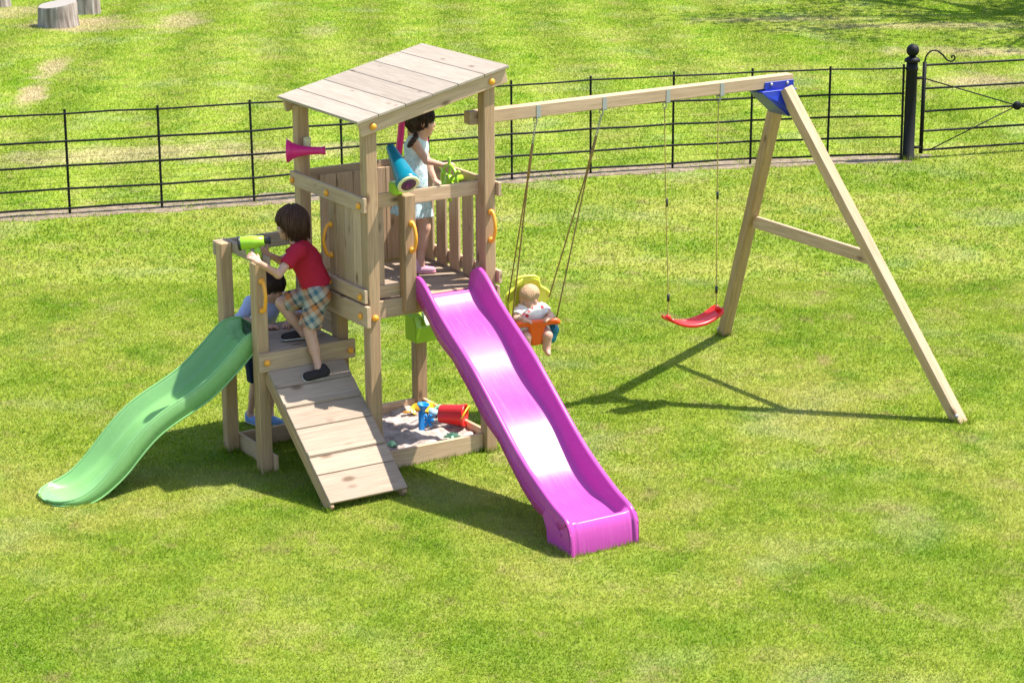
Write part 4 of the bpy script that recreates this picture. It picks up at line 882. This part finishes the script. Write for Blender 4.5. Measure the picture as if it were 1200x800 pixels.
def hand(sd, wr, d, nrm, side, sz=1.0, curl=.5, spread=.18):
    """wr wrist, d towards fingertips, nrm out of the back of the hand, side towards the thumb"""
    d = unit(d); nrm = np.array(nrm, float); nrm = unit(nrm-d*(nrm@d)); th = np.cross(d, nrm); th = th if th@np.array(side) > 0 else -th
    pl = .052*sz
    for k in np.linspace(-.020, .020, 4): sd.cap(wr+d*.008*sz+th*k*.7*sz, wr+d*pl+th*k*sz, .0115*sz, .0105*sz, .010)
    for i, (k, ln) in enumerate(((.024, .046), (.0085, .052), (-.0075, .048), (-.0225, .038))):
        a = wr+d*pl+th*k*sz; d1 = unit(d+th*k/.024*spread-nrm*curl*.7); b_ = a+d1*ln*.5*sz; d2 = unit(d1-nrm*curl*1.3); c_ = b_+d2*ln*.32*sz; d3 = unit(d2-nrm*curl*1.2)
        sd.cap(a, b_, .0078*sz, .0074*sz, .004); sd.cap(b_, c_, .0074*sz, .0070*sz, .004); sd.cap(c_, c_+d3*ln*.22*sz, .0070*sz, .0060*sz, .004)
    a = wr+d*.014*sz+th*.018*sz; d1 = unit(d*.65+th*.8-nrm*.25*curl); b_ = a+d1*.026*sz; d2 = unit(d1+d*.5-nrm*.8*curl)
    sd.cap(a, b_, .0105*sz, .0085*sz, .008); sd.cap(b_, b_+d2*.022*sz, .0085*sz, .0068*sz, .004)
def limb(sd, a, m, b_, r, k=.015): sd.cap(a, m, r[0], r[1], k); sd.cap(m, b_, r[1]*.98, r[2], k)
def leg_prims(sd, hip, kn, an, r=(.060, .042, .026)):
    limb(sd, hip, kn, an, r); d = unit(an-kn); back = np.array([0, 0, 0.])
    c = kn+(an-kn)*.32; sd.cap(kn+(an-kn)*.08, kn+(an-kn)*.55, r[1]*.95, r[1]*.88, .02)
def foot(sd, an, toe, heel, r=.024):
    sd.cap(an, heel*.6+an*.4, r, r, .015); sd.cap(heel, toe, r*.9, r*.8, .02); sd.cap(an, (toe+heel)/2, r*1.05, r*.9, .02)
def shoe(o, an, toe, heel, mat, solemat, w_=.032, name='shoe', up=(0, 0, 1)):
    up = np.array(up, float); d = unit(toe-heel); up = unit(up-d*(up@d)); lat = np.cross(d, up)
    s_ = Sdf(); L_ = np.linalg.norm(toe-heel)
    for k in (-1, 1): s_.cap(heel+d*.03+lat*k*.008+up*.030, toe-d*.03+lat*k*.010+up*.022, w_*.82, w_*.80, .02)
    s_.cap(heel+d*.035+up*.045, an*.6+heel*.4+up*.02, w_*.95, w_*.95, .02)
    s_.cap(heel+d*L_*.5+up*.035, toe-d*.04+up*.022, w_*.75, w_*.7, .02)
    ob = sdf_obj(name, s_, mat, o, .005)
    q = Sdf()
    for k in (-1, 0, 1): q.cap(heel+d*.028+lat*k*.010+up*.010, toe-d*.028+lat*k*.012+up*.008, w_*.78, w_*.82, .01, sq=(up, .36))
    so = sdf_obj('sole', q, solemat, ob, .005); so.location = -Vector(o.location)
    return ob

def strands(o, P, sz, mat, thick, drop, n, sd):
    rs = random.Random(sd); V, F = [], []; loc = Vector(o.location)
    for _ in range(n):
        a = rs.uniform(0, 2*math.pi); front = math.cos(a)          # a = 0 looks forward
        end = (-.002+rs.uniform(-.012, .014)) if front > .55 else (-.03-drop*rs.uniform(.55, 1.1) if front < .25 else -.035-drop*rs.uniform(.0, .35))
        k = rs.uniform(.95, 1.05)+(.06 if rs.random() < .12 else 0); pts = []; tw = rs.uniform(-.18, .18)
        for i in range(7):
            t_ = (i+rs.uniform(0, .2))/6; ph = .10+1.5*min(1, t_*1.25); aa_ = a+tw*t_
            x = math.sin(aa_)*(.072+thick)*math.sin(ph)*k; y = -.012+math.cos(aa_)*(.088+thick)*math.sin(ph)*k; z = .020+(.082+thick)*math.cos(ph)*k
            if t_ > .8: z = .02+(end-.02)*(t_-.8)/.2; x *= 1-.10*(t_-.8)/.2; y = y*(1-.06*(t_-.8)/.2)
            if z < end: z = end
            pts.append(Vector(P(x, y, z))-loc)
        tube_geo(pts, [.0034, .0034, .0033, .003, .0028, .0024, .0012], 4, V=V, F=F)
    return link('hair_strands', np_mesh(V, F), mat, o)

# ---- boy in the red polo climbing the ramp
bd = 15.40
def b1(px, py, dd=0.0): return at(px, py, bd+dd)
FD = -_rt                                           # he faces along the platform, away from the swing
boyc = thing('person', 'child in red polo shirt and plaid shorts stepping up the ramp to the green binoculars', 'person', (-.2, .5, .7))
hd = b1(341.5, 262, .02); neck = b1(350, 284, .0)
chest = b1(358, 304, .0); waist = b1(368, 329, .0); pel = b1(371, 344, .0)
shL, shR = b1(349, 293, -.13), b1(352, 290, .10)
elL, wrL = b1(326, 321.5, -.27), b1(303.5, 308, -.37); elR, wrR = b1(330, 306, .07), b1(313, 297.5, -.04)
hiL, hiR = b1(372, 347, -.065), b1(371, 345, .065)
knL, anL = b1(362.5, 386, -.10), b1(373, 429, -.17); knR, anR = b1(330, 355, .045), b1(355, 391, .03)
toL, heL = np.array([-.372, .318, .690]), np.array([-.168, .325, .700]); toR, heR = np.array([-.385, .615, .905]), np.array([-.19, .575, .905])
toL[2] = rp(0, toL[1], .018).z; heL[2] = rp(0, heL[1], .018).z
s = Sdf(); Ph, Ah = head(s, hd, FD+np.array([0, 0, -.05])+np.array([.10, .10, 0]), (0.05, 0, 1), 1.06)
s.cap(hd+np.array([0, 0, -.04])-FD*.01, neck, .037, .042, .03)
lat = unit(shL-shR)
s.cap(neck, chest, .05, .075, .05); s.cap(shL+(chest-shL)*.25, shR+(chest-shR)*.25, .048, .048, .05); s.cap(chest, waist, .085, .075, .05, sq=(FD, .8)); s.cap(waist, pel, .075, .085, .05)
for sh, el, wr in ((shL, elL, wrL), (shR, elR, wrR)): limb(s, sh, el, wr, (.036, .029, .0205))
hand(s, wrL, unit(b1(292, 297, -.37)-wrL), (0.1, -.8, .5), (0, 0, 1), 1.0, .45); hand(s, wrR, unit(b1(303, 292, -.09)-wrR), (.0, .9, .3), (0, 0, 1), 1.0, .5)
leg_prims(s, hiL, knL, anL); leg_prims(s, hiR, knR, anR)
foot(s, anL, toL*.6+heL*.4+np.array([0, 0, .02]), heL*.8+toL*.2+np.array([0, 0, .03]), .022); foot(s, anR, toR*.6+heR*.4+np.array([0, 0, .02]), heR*.8+toR*.2+np.array([0, 0, .03]), .022)
sdf_obj('body', s, SKIN, boyc, .006); face_parts(boyc, Ph, Ah, 1.06)
s = Sdf()   # polo shirt
s.cap(neck+(chest-neck)*.25, chest, .062, .090, .04); s.cap(shL+(chest-shL)*.18, shR+(chest-shR)*.18, .060, .060, .05)
s.cap(chest, b1(372, 336, 0), .102, .107, .05, cb=True, sq=(lat, .93), fold=.03)
for sh, el in ((shL, elL), (shR, elR)): s.cap(sh, sh+(el-sh)*.62, .050, .049, .03, cb=True, fold=.04)
s.cap(neck+np.array([0, 0, .0]), neck+(chest-neck)*.2, .048, .058, .015, ca=True)
for q_ in (-1, 1): s.cap(neck+lat*q_*.02+FD*.045+np.array([0, 0, -.005]), neck+lat*q_*.048-FD*.03+np.array([0, 0, .012]), .014, .014, .01)
sdf_obj('polo_shirt', s, cloth('red_cotton', (.42, .018, .042), .2), boyc, .006, wob=.0024)
# plaid shorts
m, t, b = new_mat('plaid_cotton'); tc = N(t, 'ShaderNodeTexCoord'); mp = N(t, 'ShaderNodeMapping'); mp.inputs['Rotation'].default_value = (.3, .5, .55); t.links.new(tc.outputs['Object'], mp.inputs[0]); sx = N(t, 'ShaderNodeSeparateXYZ'); t.links.new(mp.outputs[0], sx.inputs[0])
fr = lambda ch, k, ph: mth(t, 'FRACT', mth(t, 'MULTIPLY_ADD', sx.outputs[ch], k, ph))
ca_ = ramp(t, fr(0, 7.6, .2), [(0, (.44, .38, .31)), (.22, (.55, .20, .05)), (.48, (.04, .035, .035)), (.60, (.42, .37, .31)), (.80, (.07, .15, .17))], 'CONSTANT')
cb_ = ramp(t, fr(2, 7.0, .1), [(0, (.44, .39, .33)), (.28, (.06, .13, .16)), (.50, (.42, .37, .30)), (.68, (.48, .16, .04)), (.88, (.04, .035, .035))], 'CONSTANT')
t.links.new(mixc(t, .5, ca_, cb_), b.inputs['Base Color']); b.inputs['Roughness'].default_value = .9
s = Sdf(); s.cap(b1(370, 334, 0), pel, .098, .100, .04, ca=True); s.cap(hiL, hiR, .082, .082, .04)
s.cap(hiL, hiL+(knL-hiL)*.93, .080, .079, .02, cb=True, fold=.05); s.cap(hiR, hiR+(knR-hiR)*.90, .080, .074, .02, cb=True, fold=.05)
sdf_obj('plaid_shorts', s, m, boyc, .006, wob=.0012)
# hair: a bowl cut
def hair(o, P, A, sz, mat, bob=.0, thick=.020, wob=.003, name='hair'):
    s_ = Sdf(); s_.ell(P(0, -.012, .020), (np.array([.072, .088, .082])+thick)*sz, A, .01)
    s_.ell(P(0, -.040, -.030-bob*.4), (np.array([.068, .058, .060+bob])+thick*.6)*sz, A, .03)
    s_.ell(P(0, .115, -.075), np.array([.085, .085, .105])*sz, A, .012, sub=True)
    s_.cap(P(-.1, .0, -.125-bob), P(.1, .0, -.125-bob), .05*sz, .05*sz, .02, sub=True)
    return sdf_obj(name, s_, mat, o, .0045, wob, 1, (P(0, 0, 0), A, .0028))
hair(boyc, Ph, Ah, 1.06, HAIRB, .045, .018); strands(boyc, Ph, 1.06, HAIRB, .021, .075, 330, 1)
SHOEB = cloth('charcoal_canvas', (.035, .028, .028)); SOLEW = cloth('grey_rubber', (.50, .46, .44))
shoe(boyc, anL, toL, heL, SHOEB, SOLEW, up=rn); shoe(boyc, anR, toR, heR, SHOEB, SOLEW)

# ---- boy leaning on the platform from behind
e0 = onz(285, 381, .93); b2d = 16.12
def b2(px, py, dd=0.0): return at(px, py, b2d+dd)
boy2 = thing('person', 'child in pale blue shirt and navy shorts leaning on the step platform from behind', 'person', (-.2, 1.4, 0))
fd2 = unit(np.array([.15, -1, -.35])); lat2 = np.array([1, .1, 0])
hd = b2(319, 335, -.20); pel = b2(303, 398, .12); chest = b2(312, 360, -.12); neck = b2(315, 346, -.16)
shL, shR = chest+unit(lat2)*.125+np.array([0, 0, .05]), chest-unit(lat2)*.125+np.array([0, 0, .05])
elR, elL = np.array([-.44, 1.17, .945]), np.array([.0, 1.08, .945]); wrR, wrL = np.array([-.33, .97, .922]), np.array([-.16, .96, .922])
hiL, hiR = pel+unit(lat2)*.06, pel-unit(lat2)*.06
f1, f2 = onz(297, 497, 0), onz(320, 497, 0)
anR, anL = f1+np.array([0, .05, .075]), f2+np.array([0, .05, .075]); knR, knL = (hiR+anR)/2+np.array([.02, -.06, .02]), (hiL+anL)/2+np.array([.02, -.06, .02])
heR, toR = f1+np.array([-.01, .09, 0]), f1+np.array([.03, -.09, 0]); heL, toL = f2+np.array([-.01, .09, 0]), f2+np.array([.03, -.09, 0])
s = Sdf(); Ph, Ah = head(s, hd, fd2, (0, -.2, 1), 1.0); s.cap(hd+np.array([0, .01, -.05]), neck, .035, .04, .03)
s.cap(neck, chest, .05, .075, .05); s.cap(shL, shR, .045, .045, .05); s.cap(chest, pel, .08, .08, .05)
for sh, el, wr in ((shL, elL, wrL), (shR, elR, wrR)): limb(s, sh, el, wr, (.034, .028, .02))
hand(s, wrR, (.8, -.5, -.05), (0, 0, 1), (0, -1, 0), .95, .25); hand(s, wrL, (-.6, -.7, -.05), (0, 0, 1), (0, -1, 0), .95, .25)
leg_prims(s, hiL, knL, anL, (.055, .038, .025)); leg_prims(s, hiR, knR, anR, (.055, .038, .025)); foot(s, anL, toL*.6+heL*.4+[0, 0, .03], heL*.8+toL*.2+[0, 0, .03]); foot(s, anR, toR*.6+heR*.4+[0, 0, .03], heR*.8+toR*.2+[0, 0, .03])
sdf_obj('body', s, SKIN, boy2, .0065); face_parts(boy2, Ph, Ah, 1.0); hair(boy2, Ph, Ah, 1.0, HAIRD); strands(boy2, Ph, 1.0, HAIRD, .020, .04, 260, 2)
s = Sdf(); s.cap(neck+(chest-neck)*.3, chest, .06, .088, .04); s.cap(shL, shR, .058, .058, .05); s.cap(chest, pel+(chest-pel)*.1, .095, .098, .05, cb=True, fold=.03)
for sh, el, wr in ((shL, elL, wrL), (shR, elR, wrR)): s.cap(sh, el, .05, .044, .03, fold=.05); s.cap(el, el+(wr-el)*.15, .043, .042, .02, cb=True, fold=.05)
sdf_obj('shirt', s, cloth('pale_blue_cotton', (.42, .48, .70), .15), boy2, .0065, wob=.0026)
s = Sdf(); s.cap(pel+(chest-pel)*.2, pel, .09, .092, .03, ca=True); s.cap(hiL, hiR, .075, .075, .03)
for hi, kn in ((hiL, knL), (hiR, knR)): s.cap(hi, hi+(kn-hi)*1.12, .074, .072, .02, cb=True, fold=.06)
sdf_obj('shorts', s, cloth('navy_denim', (.012, .022, .045), .3), boy2, .0065, wob=.0012)
BLUESH = cloth('blue_print_canvas', (.17, .28, .52), .5)
shoe(boy2, anL, toL, heL, BLUESH, SOLEW); shoe(boy2, anR, toR, heR, BLUESH, SOLEW)

# ---- girl on the deck at the ship's wheel
gdp = 16.03
def g1(px, py, dd=0.0): return at(px, py, gdp+dd)
girl = thing('person', 'child in pale aqua sleeveless dress with dark braids holding the ship wheel on the deck', 'person', (.8, .64, 1.24))
FG = unit(_rt*.97+np.array([FH[0], FH[1], 0])*.2)
hd = g1(494, 141, 0); neck = g1(491, 158, .0); chest = g1(488, 172, .0); waist = g1(486, 202, .0); pel = g1(486, 219, .0)
shR, shL = g1(485, 167, -.09), g1(493, 165, .10)
elR, wrR = g1(500, 188.5, -.12), g1(519, 193.5, -.06); elL, wrL = g1(503, 195, .08), g1(510, 212, .02)
hiR, hiL = g1(485, 222, -.055), g1(488, 221, .055); knR, anR = g1(498, 266, -.04), g1(493, 303, -.05); knL, anL = g1(490, 264, .06), g1(484, 300, .05)
to_w = lambda p, d_: p+np.array([FG[0]*d_, FG[1]*d_, 0])
fR = np.array([anR[0], anR[1], 1.243]); fL = np.array([anL[0], anL[1], 1.243])
s = Sdf(); Ph, Ah = head(s, hd, FG+np.array([0, 0, -.1]), (0, 0, 1), 1.02); s.cap(hd+np.array([0, 0, -.05]), neck, .034, .036, .03)
s.cap(neck, chest, .045, .065, .05); s.cap(shL, shR, .038, .038, .05); s.cap(chest, waist, .075, .065, .05); s.cap(waist, pel, .065, .08, .05)
for sh, el, wr in ((shL, elL, wrL), (shR, elR, wrR)): limb(s, sh, el, wr, (.033, .026, .019))
hand(s, wrR, g1(530, 191, -.05)-wrR, (0, 0, 1), (0, 1, 0), .95, .5); hand(s, wrL, g1(517, 216, .0)-wrL, (.2, -.3, 1), (0, 1, 0), .95, .35)
leg_prims(s, hiL, knL, anL, (.057, .040, .025)); leg_prims(s, hiR, knR, anR, (.057, .040, .025))
for an, f_ in ((anR, fR), (anL, fL)): foot(s, an, to_w(f_, .085)+[0, 0, .022], to_w(f_, -.045)+[0, 0, .025], .021)
sdf_obj('body', s, SKIN, girl, .006); face_parts(girl, Ph, Ah, 1.02)
h_ = hair(girl, Ph, Ah, 1.02, HAIRD, .0, .012); strands(girl, Ph, 1.02, HAIRD, .013, .03, 260, 3)
s = Sdf(); pb = [Ph(.045, -.05, -.05), Ph(.06, -.045, -.10), g1(487, 161, -.10), g1(483, 166, -.13), g1(479.5, 171, -.13)]
pp = curve_pts(pb, 16)
for i in range(15): s.cap(pp[i], pp[i+1], .017+.004*math.sin(i*2.1), .017+.004*math.sin((i+1)*2.1), .006)
sdf_obj('braid', s, HAIRD, girl, .005)
m, t, b = new_mat('aqua_print_cotton'); tc = N(t, 'ShaderNodeTexCoord'); n1 = N(t, 'ShaderNodeTexNoise', i_Scale=38.0, i_Detail=2.0); t.links.new(tc.outputs['Object'], n1.inputs[0]); vo = N(t, 'ShaderNodeTexVoronoi', i_Scale=55.0); t.links.new(tc.outputs['Object'], vo.inputs[0])
t.links.new(mixc(t, ramp(t, vo.outputs['Distance'], [(.25, g(0)), (.45, g(.6))]), ramp(t, n1.outputs[0], [(.42, (.24, .50, .56)), (.56, (.55, .68, .72))]), (.70, .76, .78)), b.inputs['Base Color']); b.inputs['Roughness'].default_value = .9
s = Sdf(); s.cap(neck+(chest-neck)*.55, chest, .055, .078, .04); s.cap(shL+(shR-shL)*.12, shR+(shL-shR)*.12, .046, .046, .04); s.cap(chest, waist, .085, .078, .04); s.cap(waist, waist+(pel-waist)*.4, .084, .088, .02)
s.cap(waist, g1(483.5, 251, 0), .082, .150, .03, cb=True, fold=.07)
sdf_obj('dress', s, m, girl, .006, wob=.0012)
PINKSH = cloth('pink_sandal_leather', (.60, .33, .42), .3); SOLEP = cloth('pink_rubber', (.55, .22, .30))
for an, f_ in ((anR, fR), (anL, fL)): shoe(girl, an, to_w(f_, .115), to_w(f_, -.07), PINKSH, SOLEP, .028, 'sandal')

# ---- baby in the swing
baby = thing('person', 'baby in white and red floral romper sitting in the baby swing', 'person', tuple(B(0, 0, .06)))
hdc = B(-.015, .035, .272); nk = B(0, .03, .205); ch = B(0, .01, .15); pv = B(0, .01, .04)
s = Sdf(); Ph, Ah = head(s, hdc, np.array([-.93, -.12, -.36]), (0, -.15, 1), .90, .012); s.cap(hdc-bez*.04, nk, .035, .04, .03)
s.cap(nk, ch, .05, .07, .05); s.cap(ch, pv, .078, .085, .04)
for sx_ in (-1, 1):
    sh, el, wr = B(sx_*.085, .0, .185), B(sx_*.135, -.06, .145), B(sx_*.105, -.13, .170)
    limb(s, sh, el, wr, (.034, .030, .022)); hand(s, wr, bex*-sx_*.8+bey*-.4, bez, bey, .72, .5)
    hp_, kn_, an_ = B(sx_*.055, -.02, .05), B(sx_*.085, -.15, .035), B(sx_*.08, -.175, -.065); limb(s, hp_, kn_, an_, (.052, .042, .030)); s.cap(an_, an_-bez*.02-bey*.05, .024, .02, .02)
sdf_obj('body', s, SKIN, baby, .006); face_parts(baby, Ph, Ah, .90)
s = Sdf(); s.ell(Ph(0, -.014, .024), (np.array([.072, .088, .082])+.006)*.90, Ah, .01); s.ell(Ph(0, .10, -.045), np.array([.085, .075, .085])*.90, Ah, .012, sub=True)
sdf_obj('hair', s, HAIRF, baby, .005, .0012)
m, t, b = new_mat('floral_romper_cotton'); tc = N(t, 'ShaderNodeTexCoord'); vo = N(t, 'ShaderNodeTexVoronoi', i_Scale=24.0); t.links.new(tc.outputs['Object'], vo.inputs[0])
hsv = N(t, 'ShaderNodeSeparateColor'); t.links.new(vo.outputs['Color'], hsv.inputs[0])
spot = ramp(t, hsv.outputs[0], [(0, (.60, .05, .06)), (.4, (.68, .18, .20)), (.62, (.15, .32, .36)), (.78, (.72, .68, .62))], 'CONSTANT')
t.links.new(mixc(t, ramp(t, vo.outputs['Distance'], [(.30, g(1)), (.42, g(0))]), (.74, .70, .66), spot), b.inputs['Base Color']); b.inputs['Roughness'].default_value = .9
s = Sdf(); s.cap(nk+(ch-nk)*.3, ch, .055, .085, .04); s.cap(B(-.075, 0, .175), B(.075, 0, .175), .05, .05, .04); s.cap(ch, pv, .092, .098, .04)
for sx_ in (-1, 1): s.cap(B(sx_*.085, .0, .185), B(sx_*.118, -.036, .160), .047, .046, .02, cb=True, fold=.06); s.cap(B(sx_*.055, -.0, .05), B(sx_*.075, -.115, .04), .070, .060, .03, cb=True, fold=.06)
sdf_obj('romper', s, m, baby, .006, wob=.0012)
